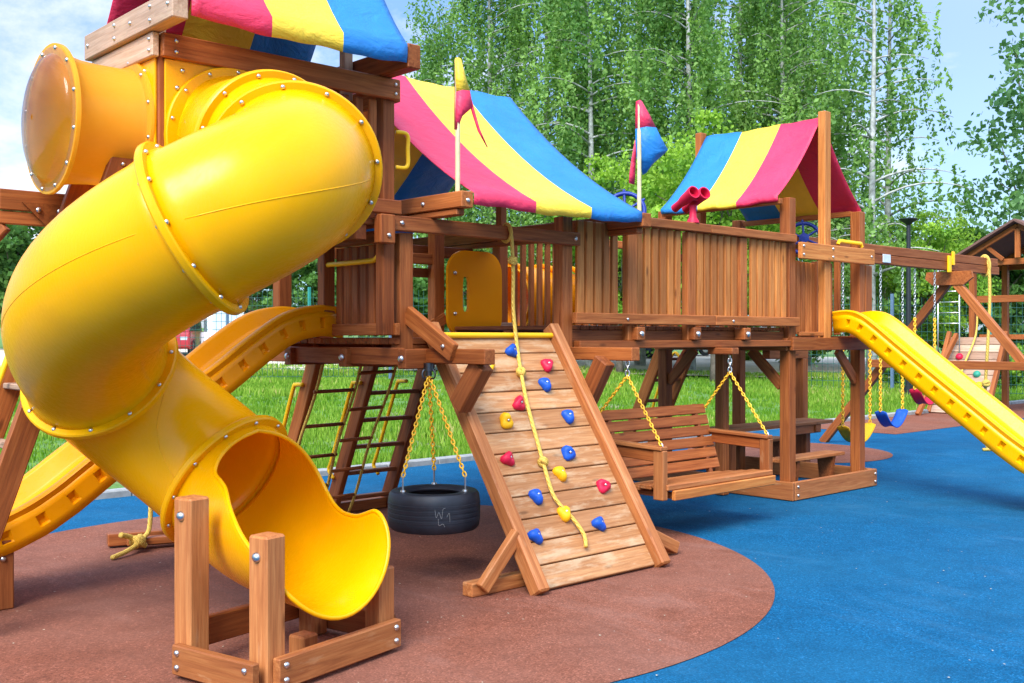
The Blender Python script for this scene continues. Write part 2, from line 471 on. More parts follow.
# brighter, whiter cloud low over the trees on the right-hand side
low = math_(nt, 'MULTIPLY', math_(nt, 'ADD', math_(nt, 'MULTIPLY', sep.outputs['X'], .38), math_(nt, 'MULTIPLY', sep.outputs['Y'], -.25)), 1.0, True)
mask2 = math_(nt, 'MAXIMUM', mask, math_(nt, 'MULTIPLY', low, 1.15, True))
skyc = mixc(nt, 1., sky.outputs[0], (.56, .86, 1.22), 'MULTIPLY')
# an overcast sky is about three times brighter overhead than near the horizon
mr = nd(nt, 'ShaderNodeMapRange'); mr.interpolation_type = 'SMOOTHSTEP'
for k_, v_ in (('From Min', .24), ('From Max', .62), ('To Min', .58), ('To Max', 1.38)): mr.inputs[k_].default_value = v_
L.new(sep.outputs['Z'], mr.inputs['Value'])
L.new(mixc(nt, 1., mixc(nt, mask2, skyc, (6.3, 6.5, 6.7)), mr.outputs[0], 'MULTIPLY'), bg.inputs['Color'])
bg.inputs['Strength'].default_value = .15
sl = bpy.data.lights.new('sun', 'SUN'); sl.energy = 2.6; sl.angle = math.radians(32); sl.color = (1., .955, .89)
so = bpy.data.objects.new('sun', sl); C.objects.link(so); so.rotation_euler = sun_dir.to_track_quat('Z', 'Y').to_euler(); so.location = (-5, -5, 20)
cam = bpy.data.cameras.new('camera'); co = bpy.data.objects.new('camera', cam); C.objects.link(co)
cam.sensor_width = 36; cam.lens = 36 * F / 1024; cam.shift_y = -4.5 / 1024; cam.clip_end = 3000
co.location = (0, 0, H); co.rotation_euler = (math.pi / 2, 0, -math.atan2(.677, .736)); S.camera = co
S.view_settings.view_transform = 'Standard'; S.view_settings.look = 'None'; S.view_settings.exposure = 1.2; S.view_settings.gamma = 1
S.cycles.max_bounces = 8; S.cycles.transparent_max_bounces = 12; S.cycles.use_denoising = True
try: S.cycles.caustics_reflective = False; S.cycles.caustics_refractive = False
except Exception: pass

# ------------------------------------------------------------------ the ground
def smoothgrid():
    mb = MB(); xs = np.concatenate([np.linspace(-600, -60, 8), np.linspace(-50, 90, 71), np.linspace(100, 700, 10)]); ys = np.concatenate([np.linspace(-200, 0, 6), np.linspace(4, 100, 65), np.linspace(110, 700, 10)])
    mb.grid([[(x, y, min(gz(x, y), 2.6) - .004 + (.03 * math.sin(x * .9) * math.sin(y * .7) if y > 12 else 0)) for y in ys] for x in xs])
    return mb
tag(smoothgrid().build('ground', M['ground'], None, 4, loc=(0, 0, 0)), kind='structure')
mb = MB(); mb.add([(-30, -12, .006), (60, -12, .006), (60, 10.05, .006), (-30, 10.05, .006)], [(0, 1, 2, 3)])
tag(mb.build('rubber_ground', M['blue_rubber'], None, loc=(0, 0, 0)), kind='structure')
def disc(cx, cy, r, z, n=128):
    mb = MB(); mb.add([(cx + r * math.cos(2 * math.pi * k / n), cy + r * math.sin(2 * math.pi * k / n), z) for k in range(n)], [tuple(range(n))]); return mb
tag(disc(3.92, 5.93, 2.79, .011).build('brown_rubber_circle', M['brown_rubber'], None, loc=(0, 0, 0)), kind='structure')
tag(disc(12.35, 7.95, 1.33, .011).build('brown_rubber_circle', M['brown_rubber'], None, loc=(0, 0, 0)), kind='structure')
mb = MB(); mb.add([(15.8, 8.2, .011), (40, 8.2, .011), (40, 10.04, .011), (15.8, 10.04, .011)], [(0, 1, 2, 3)])
tag(mb.build('brown_rubber_strip', M['brown_rubber'], None, loc=(0, 0, 0)), kind='structure')
mb = MB()
for i in range(72): mb.box(-14 + i * .76, -14.006 + (i + 1) * .76, 10.05, 10.2, -.05, .075, .012)
tag(mb.build('kerb', M['kerb'], None), kind='structure')
mb = MB()     # dry track beyond the grass
a, b_, c_, d_ = at(-300, 33), at(1100, 33), at(1250, 52), at(-500, 52)
n = 40; P = []
for i in range(n + 1):
    t = i / n; row = []
    for j in range(9):
        u = j / 8; x = (a[0] * (1 - t) + b_[0] * t) * (1 - u) + (d_[0] * (1 - t) + c_[0] * t) * u; y = (a[1] * (1 - t) + b_[1] * t) * (1 - u) + (d_[1] * (1 - t) + c_[1] * t) * u
        row.append((x, y, gz(x, y) + .06))
    P.append(row)
mb.grid(P); tag(mb.build('dirt_track', M['sand'], None, 4, loc=(0, 0, 0)), kind='structure')

def fast_mesh(name, verts, quads, tint, mat, loc=(0, 0, 0)):
    me = bpy.data.meshes.new(name); n = len(verts); q = len(quads); k = quads.shape[1]
    me.vertices.add(n); me.vertices.foreach_set('co', verts.astype('f').ravel())
    me.loops.add(q * k); me.loops.foreach_set('vertex_index', quads.astype('i').ravel())
    me.polygons.add(q); me.polygons.foreach_set('loop_start', np.arange(0, q * k, k, dtype='i')); me.polygons.foreach_set('loop_total', np.full(q, k, 'i'))
    a_ = me.attributes.new('tint', 'FLOAT', 'POINT'); a_.data.foreach_set('value', tint.astype('f'))
    me.materials.append(mat); me.update(); me.validate(); return me

def leaf_quads(P, size, droop=.0, tint=None, stretch=1.5):
    n = len(P); d = rng.normal(size=(n, 3)); d[:, 2] -= droop; d /= np.linalg.norm(d, axis=1)[:, None]
    u = rng.normal(size=(n, 3)); s = np.cross(d, u); s /= np.linalg.norm(s, axis=1)[:, None] + 1e-9
    sz = size * rng.uniform(.6, 1.3, n)[:, None]
    a = P - d * sz * .5 * stretch; c = P + d * sz * .5 * stretch; b = P + s * sz * .5 - d * sz * .08; e = P - s * sz * .5 - d * sz * .08
    vs = np.stack([a, b, c, e], 1).reshape(-1, 3); qs = np.arange(n * 4).reshape(n, 4)
    t = rng.uniform(0, 1, n) if tint is None else np.clip(tint + rng.normal(0, .18, n), 0, 1)
    return vs, qs, np.repeat(t, 4)

# grass: many blades in tufts, nobody could count them
def grass():
    pts = []
    N = 20000
    d = 11.5 + (36 - 11.5) * rng.random(N) ** 1.25; px = rng.uniform(-60, 1080, N)
    r = (px - 512) / F * d; x = .677 * d + .736 * r; y = .736 * d - .677 * r
    k = (y > 10.3); x, y, d = x[k], y[k], d[k]
    dens = np.sin(x * 1.3) * np.sin(y * 1.1 + 1) + np.sin(x * .5 + 2) * np.sin(y * .6)
    keep = rng.random(len(x)) < np.clip(.75 + .3 * dens, .15, 1); x, y, d, dens = x[keep], y[keep], d[keep], dens[keep]
    nb = 12; n = len(x)
    X = np.repeat(x, nb) + rng.normal(0, .10, n * nb); Y = np.maximum(np.repeat(y, nb) + rng.normal(0, .10, n * nb), 10.22)
    Z = np.array([gz(a, b) for a, b in zip(X, Y)])
    h = rng.uniform(.05, .19, n * nb) * np.repeat(np.clip(.8 + .35 * dens, .45, 1.4), nb); wd = .011 * np.clip(np.repeat(d, nb) / 14, .9, 2.2)
    ang = rng.uniform(0, 6.28, n * nb); ln = rng.uniform(.0, .55, n * nb) * h; la = rng.uniform(0, 6.28, n * nb)
    sx, sy = np.cos(ang) * wd, np.sin(ang) * wd; lx, ly = np.cos(la) * ln, np.sin(la) * ln
    v0 = np.stack([X - sx, Y - sy, Z - .02], 1); v1 = np.stack([X + sx, Y + sy, Z - .02], 1)
    v2 = np.stack([X + lx * .45 + sx * .7, Y + ly * .45 + sy * .7, Z + h * .6], 1); v3 = np.stack([X + lx, Y + ly, Z + h], 1)
    vs = np.stack([v0, v1, v2, v3], 1).reshape(-1, 3); qs = np.arange(n * nb * 4).reshape(-1, 4)
    t = np.clip(np.repeat(rng.uniform(.0, .7, n) + .22 * dens, nb) + rng.normal(0, .18, n * nb), 0, 1)
    me = fast_mesh('grass', vs, qs, np.repeat(t, 4), M['grass'])
    o = bpy.data.objects.new('grass', me); C.objects.link(o)
    tag(o, 'bright green uncut grass growing beyond the kerb', 'grass', kind='stuff')
grass()

# ------------------------------------------------------------------ RAISED CABIN (upper left)
cab = thing('raised_cabin', 'raised wooden cabin with yellow panels and a bubble viewing tube, behind the spiral slide', 'play cabin', (3.3, 5.98, 2.2))
W, WR, WL, WD = M['wood'], M['wood_red'], M['wood_light'], M['wood_dark']
mb = MB()
for i in range(8): mb.box(2.52, 4.08, 5.60 + i * .098, 5.694 + i * .098, 2.27, 2.31)
mb.build('floor', WD, cab)
part_box(cab, 'floor_beam', WR, 2.48, 4.12, 5.532, 5.578, 2.343, 2.435)
part_box(cab, 'floor_beam', WR, 2.48, 4.12, 6.40, 6.44, 2.29, 2.415)
part_box(cab, 'floor_beam', WR, 2.452, 2.495, 5.58, 6.40, 2.29, 2.415)
part_box(cab, 'floor_beam', WR, 4.105, 4.148, 5.60, 6.395, 2.345, 2.43)
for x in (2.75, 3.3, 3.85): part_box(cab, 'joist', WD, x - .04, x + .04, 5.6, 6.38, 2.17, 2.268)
part_box(cab, 'beam_block', WR, 3.93, 4.045, 5.50, 5.58, 2.15, 2.335)
bolt(cab, (3.99, 5.498, 2.2), (0, -1, 0), 1.2)
for (x, y, z0) in ((2.545, 5.63, 2.17), (4.055, 5.63, 1.56), (2.545, 6.345, 2.17), (4.075, 6.362, 1.70)):
    part_box(cab, 'post', WR, x - .045, x + .045, y - .045, y + .045, z0, 3.215)
part_box(cab, 'top_beam', WR, 2.505, 4.11, 5.535, 5.578, 3.085, 3.218)
part_box(cab, 'top_beam', M['wood_grey'], 2.455, 2.497, 5.565, 6.42, 3.085, 3.218)
part_box(cab, 'top_beam', WR, 2.505, 4.11, 6.395, 6.435, 3.085, 3.218)
part_box(cab, 'top_beam', WR, 4.103, 4.145, 5.58, 6.39, 3.085, 3.218)
part_box(cab, 'roof_bearer', M['wood_grey'], 2.425, 2.515, 5.25, 6.46, 3.222, 3.372)
part_box(cab, 'roof_bearer', W, 3.955, 4.055, 5.25, 6.46, 3.222, 3.372)
for y in (5.30, 5.52, 5.78, 6.0, 6.40):
    for z in ((3.26, 3.335) if y in (5.52, 6.0) else (3.30,)): bolt(cab, (2.424, y, z), (-1, 0, 0), .9)
for y in (5.60, 6.36):
    for z in (3.12, 3.18): bolt(cab, (2.454, y, z), (-1, 0, 0), .9)
for x in (2.58, 4.07):
    for z in (3.12, 3.18): bolt(cab, (x, 5.534, z), (0, -1, 0), .9)
for x in (2.62, 3.9):
    part_box(cab, 'ridge_post', M['wood_grey'], x - .035, x + .035, 5.82, 5.88, 3.1, 4.288)
part_box(cab, 'ridge_beam', W, 2.56, 3.92, 5.815, 5.885, 4.29, 4.345)
# yellow wall panels
part_box(cab, 'wall_panel', M['yellow'], 2.53, 3.56, 5.567, 5.583, 2.42, 3.083)
part_box(cab, 'wall_panel', M['yellow'], 2.482, 2.498, 5.60, 6.36, 2.42, 3.083)
part_box(cab, 'wall_panel', M['panelor'], 2.575, 3.1, 6.37, 6.39, 2.42, 3.083)
for x in (2.63, 3.0, 3.35):
    bolt(cab, (x, 5.566, 3.03), (0, -1, 0)); bolt(cab, (x, 5.566, 2.47), (0, -1, 0))
for z in (2.62, 2.80, 2.93): bolt(cab, (2.60, 5.566, z), (0, -1, 0))
for y in (5.72, 6.25): bolt(cab, (2.481, y, 3.03), (-1, 0, 0))
part_box(cab, 'post', WR, 3.58, 3.66, 5.585, 5.67, 2.4, 3.08)
slats((3.68, 5.62), (4.0, 5.62), 2.42, 3.08, .055, .04, .03).build('slat_panel', WR, cab)
slats((2.62, 6.36), (4.0, 6.36), 2.42, 2.95, .07, .05, .03).build('slat_panel', WR, cab)
mb = MB(); mb.tube(rope_path([(4.12, 5.60, 2.66), (4.20, 5.585, 2.67), (4.205, 5.585, 2.78), (4.20, 5.585, 2.88), (4.12, 5.60, 2.89)], 5), .014, 8)
mb.build('grab_handle', M['ybar'], cab, 4)
mb = MB(); mb.tube(rope_path([(4.06, 5.70, 2.28), (4.06, 5.70, 2.12), (4.06, 5.74, 2.065), (4.06, 5.85, 2.055), (4.06, 6.28, 2.055), (4.06, 6.36, 2.07), (4.06, 6.37, 2.28)], 5), .018, 10)
mb.build('hanging_bar', M['ybar'], cab, 4)
# leaning legs with rungs that carry the left side of the cabin
lg = []
for y in (5.75, 6.25):
    o = part_beam(cab, 'leaning_leg', W, (2.40, y, 2.62), (1.477, y, .0), .05, .135, (1, 0, .3)); lg.append(o)
part_box(cab, 'landing_beam', W, 1.93, 2.45, 6.42, 6.46, 2.28, 2.40)
part_box(cab, 'landing_beam', WR, 1.93, 2.45, 6.43, 6.47, 2.20, 2.276)
mb = MB(); mb.prism([(2.05, 6.405, 2.33), (2.36, 6.405, 2.33), (2.45, 6.405, 2.05), (2.34, 6.405, 2.05)], (0, .012, 0)); mb.build('gusset', W, cab)
for x in (2.14, 2.26): bolt(cab, (x, 6.404, 2.29), (0, -1, 0), 1.2)
part_beam(cab, 'brace', WR, (1.96, 6.45, 2.2), (1.70, 6.75, 1.8), .05, .10)
for k, z in enumerate((2.25, 1.88, 1.58, 1.28, .98, .68, .38)):
    x = 1.477 + .923 * z / 2.62; part_box(cab, 'rung', M['wood_grey'], x - .04, x + .04, 5.777, 6.223, z - .016, z + .016)
mb = MB(); mb.tube(rope_path([(2.10, 6.10, 1.74), (1.99, 6.10, 1.70), (1.90, 6.10, 1.5), (1.77, 6.10, 1.1), (1.82, 6.10, 1.0)], 6), .017, 8); mb.build('hand_rail', M['ybar'], cab, 4)
for (x, z) in ((2.385, 2.57), (2.36, 2.50)): bolt(cab, (x, 5.723, z), (0, -1, 0), .9)
# bubble viewing tube
vt = MB(); cx0, cyv, czv = 2.481, 5.985, 2.745
prof = [(.395, .0), (.395, .018), (.345, .022), (.335, .05), (.335, .2), (.342, .29), (.36, .37), (.375, .40), (.41, .402), (.41, .425), (.35, .426), (.345, .38), (.318, .3), (.318, .0)]
vt.lathe((cx0, cyv, czv), prof, (-1, 0, 0), 48); vto = vt.build('viewing_tube', M['yellow_thin'], cab, .6)
for k in range(12):
    t = 2 * math.pi * (k + .5) / 12
    bolt(vto, (cx0 - .019, cyv + .37 * math.cos(t), czv + .37 * math.sin(t)), (-1, 0, 0), .9)
    bolt(vto, (cx0 - .426, cyv + .385 * math.cos(t), czv + .385 * math.sin(t)), (-1, 0, 0), .9)
mb = MB(); mb.lathe((cx0 - .427, cyv, czv), [(.395, 0), (.36, .004)] + [(.35 * math.cos(t), .085 * math.sin(t) + .004) for t in np.linspace(.05, 1.53, 10)], (-1, 0, 0), 40)
mb.build('clear_dome', M['clear'], vto, 4)

# ------------------------------------------------------------------ CANOPIES (fabric over the roof bearers)
def canopy(name, label, xs, prof, cols, axis, drop):
    """prof: (t across, z) points from eave over ridge to eave; stripes run across; axis 'x' = ridge along x"""
    mb = MB(); ns = 30; s0, s1 = xs; segs = []
    P = []
    for i in range(ns + 1):
        s = s0 + (s1 - s0) * i / ns; row = []
        for (t, z) in prof:
            e = .006 * math.sin(s * 9 + t * 3) + .004 * math.sin(s * 23)
            sag = -.014 * math.sin(math.pi * i / ns)
            row.append((s, t + e * .6, z + sag + e) if axis == 'x' else (t + e * .6, s, z + sag + e))
        P.append(row)
    per = ns // 3
    for k in range(3):
        mb.m = k; mb.grid(P[k * per:(k + 1) * per + 1])
    return tag(mb.build(name, cols, None, 4, .005, weld=True), label, 'canopy')
def tent_profile(y0, y1, zr, ze, flap, sag, n=10):
    ym = (y0 + y1) / 2; A = [(y0 + .008, ze - flap), (y0, ze - flap * .5)]
    for i in range(n + 1):
        t = i / n; A.append((y0 + (ym - y0) * t, ze + (zr - ze) * t - sag * 4 * t * (1 - t)))
    B = [(y0 + y1 - p, z) for p, z in A[:-1]][::-1]
    return A + B
RYB = [M['c_red'], M['c_yel'], M['c_blue']]
canopy('canopy', 'striped fabric canopy high over the raised cabin at the top edge, red yellow and blue', (2.53, 3.945), tent_profile(5.24, 6.46, 4.42, 3.35, .11, .10), RYB, 'x', 0)
canopy('canopy', 'large striped fabric canopy over the middle deck, red yellow and blue, beside the yellow pennant', (4.45, 6.12), tent_profile(5.2, 8.15, 3.60, 2.485, .075, .10), RYB, 'x', 0)
canopy('canopy', 'small striped tent canopy over the far fort, its open red gable near the yellow slide', (5.60, 7.0), tent_profile(8.53, 10.06, 3.72, 2.87, .05, .07), RYB, 'y', 0)

# ------------------------------------------------------------------ MIDDLE DECK
dk = thing('play_deck', 'wooden play deck under the large middle canopy, at the top of the climbing wall', 'play deck', (5.0, 6.4, 0))
mb = MB()
for i in range(16): mb.box(4.13, 5.76, 5.60 + i * .1, 5.696 + i * .1, 1.50, 1.545)
mb.build('floor', WR, dk)
for y in (5.46, 6.14, 6.86):
    part_box(dk, 'joist', WR, 4.06, 4.30 if y < 5.5 else 5.76, y - .045, y + .045, 1.345, 1.472); bolt(dk, (4.059, y, 1.41), (-1, 0, 0), 1.8)
part_box(dk, 'edge_beam', WR, 4.10, 4.14, 5.52, 7.2, 1.365, 1.48)
part_box(dk, 'edge_beam', W, 4.09, 4.128, 5.56, 6.42, 1.56, 1.64)
part_box(dk, 'edge_beam', W, 4.14, 5.72, 5.60, 5.64, 1.37, 1.495)
part_box(dk, 'edge_beam', WR, 4.14, 5.76, 7.205, 7.25, 1.385, 1.53)
for (x, y, z0, z1) in ((4.205, 5.645, 1.40, 2.236), (5.72, 5.645, 1.36, 2.46), (4.18, 7.14, 1.40, 2.46), (5.68, 7.14, 1.40, 2.46), (6.42, 7.14, 1.40, 2.46)):
    part_box(dk, 'post', WR, x - .055, x + .055, y - .05, y + .05, z0, z1)
slats((4.13, 5.72), (4.13, 6.31), 1.58, 2.17, .068, .022, .035).build('slat_panel', WR, dk)
part_box(dk, 'rail', WR, 4.09, 4.15, 5.72, 6.30, 2.175, 2.26)
# canopy bearers
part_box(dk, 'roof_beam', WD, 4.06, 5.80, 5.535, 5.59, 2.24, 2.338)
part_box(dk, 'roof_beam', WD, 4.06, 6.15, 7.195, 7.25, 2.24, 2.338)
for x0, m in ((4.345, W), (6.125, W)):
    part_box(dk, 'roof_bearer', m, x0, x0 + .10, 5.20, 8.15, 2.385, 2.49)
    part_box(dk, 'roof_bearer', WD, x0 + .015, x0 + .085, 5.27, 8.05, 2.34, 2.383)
bolt(dk, (5.74, 5.534, 2.29), (0, -1, 0), 1.3); bolt(dk, (4.12, 5.534, 2.29), (0, -1, 0), 1.3); bolt(dk, (4.344, 5.6, 2.435), (-1, 0, 0), 1.2); bolt(dk, (4.395, 5.199, 2.43), (0, -1, 0), 1.2)
part_box(dk, 'ridge_post', W, 4.56, 4.63, 6.64, 6.71, 2.5, 3.47); part_box(dk, 'ridge_post', W, 5.98, 6.05, 6.64, 6.71, 2.36, 3.47)
part_box(dk, 'ridge_beam', W, 4.50, 6.08, 6.64, 6.71, 3.473, 3.535)
# cantilever beams beside the climbing wall with their knee braces
for x in (4.27, 5.72):
    part_box(dk, 'cantilever_beam', W, x - .045, x + .045, 4.92 if x > 5 else 4.84, 5.55, 1.38, 1.475)
    part_beam(dk, 'angled_leg', WD, (5.625 if x > 5 else 4.305, 5.13 if x > 5 else 4.95, 1.385), (5.625 if x > 5 else 4.305, 5.31 if x > 5 else 5.17, 1.08 if x > 5 else 1.11), .10, .13, (0, 1, 1))
part_beam(dk, 'knee_brace', W, (4.215, 5.60, 1.70), (4.215, 5.12, 1.45), .045, .12); bolt(dk, (4.19, 5.20, 1.49), (-1, 0, 0), 1.2)
part_beam(dk, 'knee_brace', W, (4.23, 7.10, 1.72), (4.62, 7.14, 1.53), .045, .10)
part_beam(dk, 'knee_brace', W, (5.75, 7.10, 1.72), (5.4, 7.14, 1.53), .045, .10)
part_box(dk, 'back_rail', WR, 4.24, 5.74, 7.12, 7.165, 2.17, 2.26)
part_box(dk, 'back_rail', WR, 5.2, 5.74, 7.18, 7.194, 2.06, 2.14)
# arched amber end panel with its slotted hand hole
def arch_panel():
    w_, h_ = .62, .74; r_ = .15; out = []
    for (cx, cz, a0) in ((w_ - r_, r_, -90), (w_ - r_ * 1.25, h_ - r_ * 1.25, 0), (r_ * 1.25, h_ - r_ * 1.25, 90), (r_, r_, 180)):
        rr = r_ if cz < .3 else r_ * 1.25
        for k in range(8):
            t = math.radians(a0 + 90 * k / 7); out.append((cx + rr * math.cos(t), cz + rr * math.sin(t)))
    hole = []; hx, hz, hw, hh = .20, .36, .036, .16
    for k in range(len(out)):
        t = math.atan2((out[k][1] - h_ / 2) / h_, (out[k][0] - w_ / 2) / w_)
        c, s = math.cos(t), math.sin(t); hole.append((hx + hw * math.copysign(abs(c) ** .6, c), hz + hh * math.copysign(abs(s) ** .6, s)))
    n = len(out); mb = MB(); vs = []
    for y in (7.02, 7.05):
        vs += [(5.715 + p[0], y, 1.56 + p[1]) for p in out]; vs += [(5.715 + p[0], y, 1.56 + p[1]) for p in hole]
    fs = []
    for i in range(n):
        j = (i + 1) % n
        fs += [(i, j, n + j, n + i), (2 * n + i, 3 * n + i, 3 * n + j, 2 * n + j), (i, 2 * n + i, 2 * n + j, j), (n + i, n + j, 3 * n + j, 3 * n + i)]
    mb.add(vs, fs); return mb
pn = arch_panel().build('end_panel', M['panelor'], dk, .6)
for z in (1.75, 2.10): bolt(pn, (5.79, 7.018, z), (0, -1, 0), 1.3)

# ladder and cargo net behind the deck
lad = thing('ladder', 'inclined wooden ladder with yellow handrails behind the tire swing', 'ladder', (5.35, 7.5, 0))
for x in (4.52, 5.08, 5.66):
    part_beam(lad, 'side_rail', W if x < 5 else WD, (x, 7.16, 1.50), (x, 7.86, .02), .055, .14, (0, 1, .5))
for k in range(6):
    z = .14 + .235 * k; y = 7.16 + .70 * (1.5 - z) / 1.48
    part_box(lad, 'rung', WD, 5.11, 5.63, y - .05, y + .02, z - .017, z + .017)
part_box(lad, 'foot_board', WR, 4.9, 5.80, 7.80, 7.95, .012, .10)
for x in (4.47, 5.03, 5.50):
    mb = MB(); y = lambda z: 7.16 + .70 * (1.5 - z) / 1.48
    mb.tube(rope_path([(x, y(1.20) + .02, 1.17), (x, y(1.17) + .11, 1.165), (x, y(1.13) + .13, 1.13), (x, y(.8) + .13, .80), (x, y(.5) + .13, .5), (x, y(.40) + .13, .40), (x, y(.34) + .03, .33)], 6), .017, 8)
    mb.build('hand_rail', M['ybar'], lad, 4)
net = thing('rope_ladder', 'yellow rope ladder with wooden rungs hanging in front of the inclined ladder', 'rope ladder', (4.8, 7.3, 0))
ny = lambda z: 7.02 + .62 * (1.36 - z) / 1.36
for (x0, x1) in ((4.47, 4.42), (4.83, 4.80), (5.18, 5.10)):
    mb = MB(); mb.tube([(x0 + (x1 - x0) * t + .012 * math.sin(t * 9), ny(1.36 * (1 - t) + .05 * t), 1.36 * (1 - t) + .05 * t) for t in np.linspace(0, 1, 24)], .014, 6); mb.build('rope', M['rope'], net, 4)
for k, z in enumerate((1.12, .84, .58, .32)):
    mb = MB(); mb.cyl((4.455 - k * .008, ny(z), z), (4.825, ny(z), z + .005), .015, 8); mb.build('rung', WD, net, 4)
for k, z in enumerate((1.26, .96, .70, .44, .2)):
    mb = MB(); mb.cyl((4.825, ny(z), z), (5.165 - k * .012, ny(z), z + .008), .015, 8); mb.build('rung', W, net, 4)

# yellow crawl tube behind the back railing
ct = MB(); ct.tube([(7.02, 7.72, 1.92), (7.06, 7.72, 1.92), (7.3, 7.72, 1.92), (7.9, 7.72, 1.88)], .33, 32, caps=False)
for x in (7.06, 7.5, 7.85): ct.lathe((x, 7.72, 1.92), [(.33, -.012), (.37, -.012), (.37, .012), (.33, .012)], (1, 0, 0), 32)
tag(ct.build('crawl_tube', M['orange'], None, .6, .012), 'amber yellow crawl tube seen in stripes between the slats of the back railing', 'crawl tube')

# ------------------------------------------------------------------ CLIMBING WALL
cw = thing('climbing_wall', 'inclined plank climbing wall with coloured holds and a yellow top bar', 'climbing wall', (5.05, 5.0, 0))
A0, A1 = V((0, 4.53, .0)), V((0, 5.575, 1.575)); ax = (A1 - A0).normalized(); nrm = V((0, -ax.z, ax.y))
for x in (4.39, 5.525):
    mb = MB(); mb.obox(V((x, 0, 0)) + (A0 + A1) / 2 + ax * .03 + nrm * .02, ((1, 0, 0), ax, nrm), (.045, (A1 - A0).length / 2 + .02, .055), .012, .7); mb.build('side_rail', M['wood_rail'], cw)
mb = MB(); Lw = (A1 - A0).length; npl = 12; pw = (Lw - .05) / npl
for i in range(npl):
    s = .03 + pw * (i + .5)
    mb.obox(V((4.9575, 0, 0)) + A0 + ax * s - nrm * (.005 + random.uniform(0, .003)), ((1, 0, 0), ax, nrm), (.515, pw / 2 - .004, .018), .004, random.uniform(.25, .9))
mb.build('plank_panel', M['wood_worn'], cw)
mb = MB(); mb.cyl((4.34, 5.53, 1.562), (5.54, 5.53, 1.562), .02, 12); mb.build('top_bar', M['ybar'], cw, 1.)
part_box(cw, 'base_board', M['wood_rail'], 4.04, 5.96, 4.74, 4.83, .012, .095)
for x, e in ((4.10, 4.37), (5.92, 5.60)):
    part_beam(cw, 'foot_brace', M['wood_rail'], (x, 4.72, .06), (e, 4.70, .36 if e < 5 else .20), .085, .05, (0, 1, 0))
bolt(cw, (5.571, 5.42, 1.35), (1, 0, 0), 1.2)
P0 = A0 + nrm * .013
HOLDS = [(511, 352, 'b'), (487, 368, 'y'), (546, 366, 'r'), (475, 387, 'b'), (544, 385, 'b'), (518, 405, 'r'), (567, 417, 'b'), (505, 423, 'y'),
         (507, 460, 'r'), (567, 455, 'b'), (559, 474, 'y'), (602, 487.5, 'r'), (535, 497, 'b'), (563, 514, 'y'), (598, 524.5, 'b'), (534.5, 537, 'b')]
for (px, py, c) in HOLDS:
    p = on_plane(px, py, P0, nrm); mb = MB(); n = 14; rings = [(0, .0), (.95, .0), (1., .25), (.92, .55), (.72, .85), (.45, 1.), (.18, .97)]
    ph = random.uniform(0, 6); vs = []; fs = []
    for (rr, zz) in rings[1:]:
        for k in range(n):
            t = 2 * math.pi * k / n
            q = .050 * rr * (1 + .18 * math.cos(3 * t + ph) + .10 * math.cos(2 * t + ph * 2)) ; z = .044 * zz * (1 + .25 * math.cos(t - ph))
            lip = .012 * max(0, math.sin(t)) * (zz > .5)
            vs.append(p + V((1, 0, 0)) * q * math.cos(t) + ax * (q * 1.02 * math.sin(t)) + nrm * (z + lip))
    m = len(rings) - 1
    for i in range(m - 1):
        for k in range(n): fs.append((i * n + k, i * n + (k + 1) % n, (i + 1) * n + (k + 1) % n, (i + 1) * n + k))
    fs.append(tuple((m - 1) * n + k for k in range(n))); mb.add(vs, fs)
    h = mb.build('hold', {'b': M['blue_pl'], 'y': M['yel_pl'], 'r': M['red_pl']}[c], cw, 1.1)
    h['label'] = {'b': 'blue', 'y': 'yellow', 'r': 'red'}[c] + ' climbing hold'
    bolt(h, p + nrm * .041, nrm, .8)
# rope over the wall
rp = [on_plane(x, y, P0 + nrm * .03, nrm) for x, y in ((517, 345), (521, 372), (527, 403), (537, 440), (543, 462), (552, 492), (561, 506), (574, 520), (584, 535), (586, 547))]
pts = [V((5.06, 5.53, 2.34)), V((5.07, 5.515, 2.24)), V((5.08, 5.51, 2.0)), V((5.09, 5.52, 1.75))] + rp
mb = MB(); P = rope_path(pts, 7); mb.tube(P, .0135, 8)
for q in (V((5.07, 5.505, 2.09)), rp[1], rp[4]): knot(mb, q, .038)
mb.tube([V((5.06, 5.52, 2.29)) + V((.0, .05 * math.cos(t), .062 * math.sin(t))) + V((0, .04, 0)) for t in np.linspace(0, 6.28, 16, endpoint=False)], .014, 6, closed=True)
tag(mb.build('climbing_rope', M['rope'], None, 4), 'knotted yellow rope hanging down the middle of the plank climbing wall', 'rope')

# ------------------------------------------------------------------ BRIDGE
br = thing('bridge', 'raised wooden bridge with slatted railings between the middle deck and far fort', 'bridge', (7.2, 6.35, 1.3))
mb = MB()
for i in range(29): mb.box(5.79 + i * .0998, 5.884 + i * .0998, 5.62, 7.08, 1.605, 1.64)
mb.build('floor', WD, br)
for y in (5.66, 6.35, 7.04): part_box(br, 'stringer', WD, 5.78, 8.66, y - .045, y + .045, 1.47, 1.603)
for x in (6.46, 7.19, 7.91):
    part_box(br, 'joist', WR, x - .05, x + .05, 5.50, 5.612, 1.525, 1.63)
    bolt(br, (x, 5.499, 1.575), (0, -1, 0), 1.9)
part_box(br, 'edge_beam', WR, 5.79, 8.66, 5.535, 5.605, 1.46, 1.522)
def rail_bm(y, x0, x1, posts, wd=.072, pitch=.0985):
    """slats between posts, tones vary from board to board"""
    mb = MB(); x = x0
    while x + wd < x1:
        if not any(abs(x + .036 - p) < .10 for p in posts):
            k = random.choice((.2, .35, .5, .8, .95, 1.)); mb.box(x, x + wd + random.uniform(-.004, .004), y - .016, y + .016, 1.645 + random.uniform(-.006, .006), 2.44, .005, k)
        x += pitch
    return mb
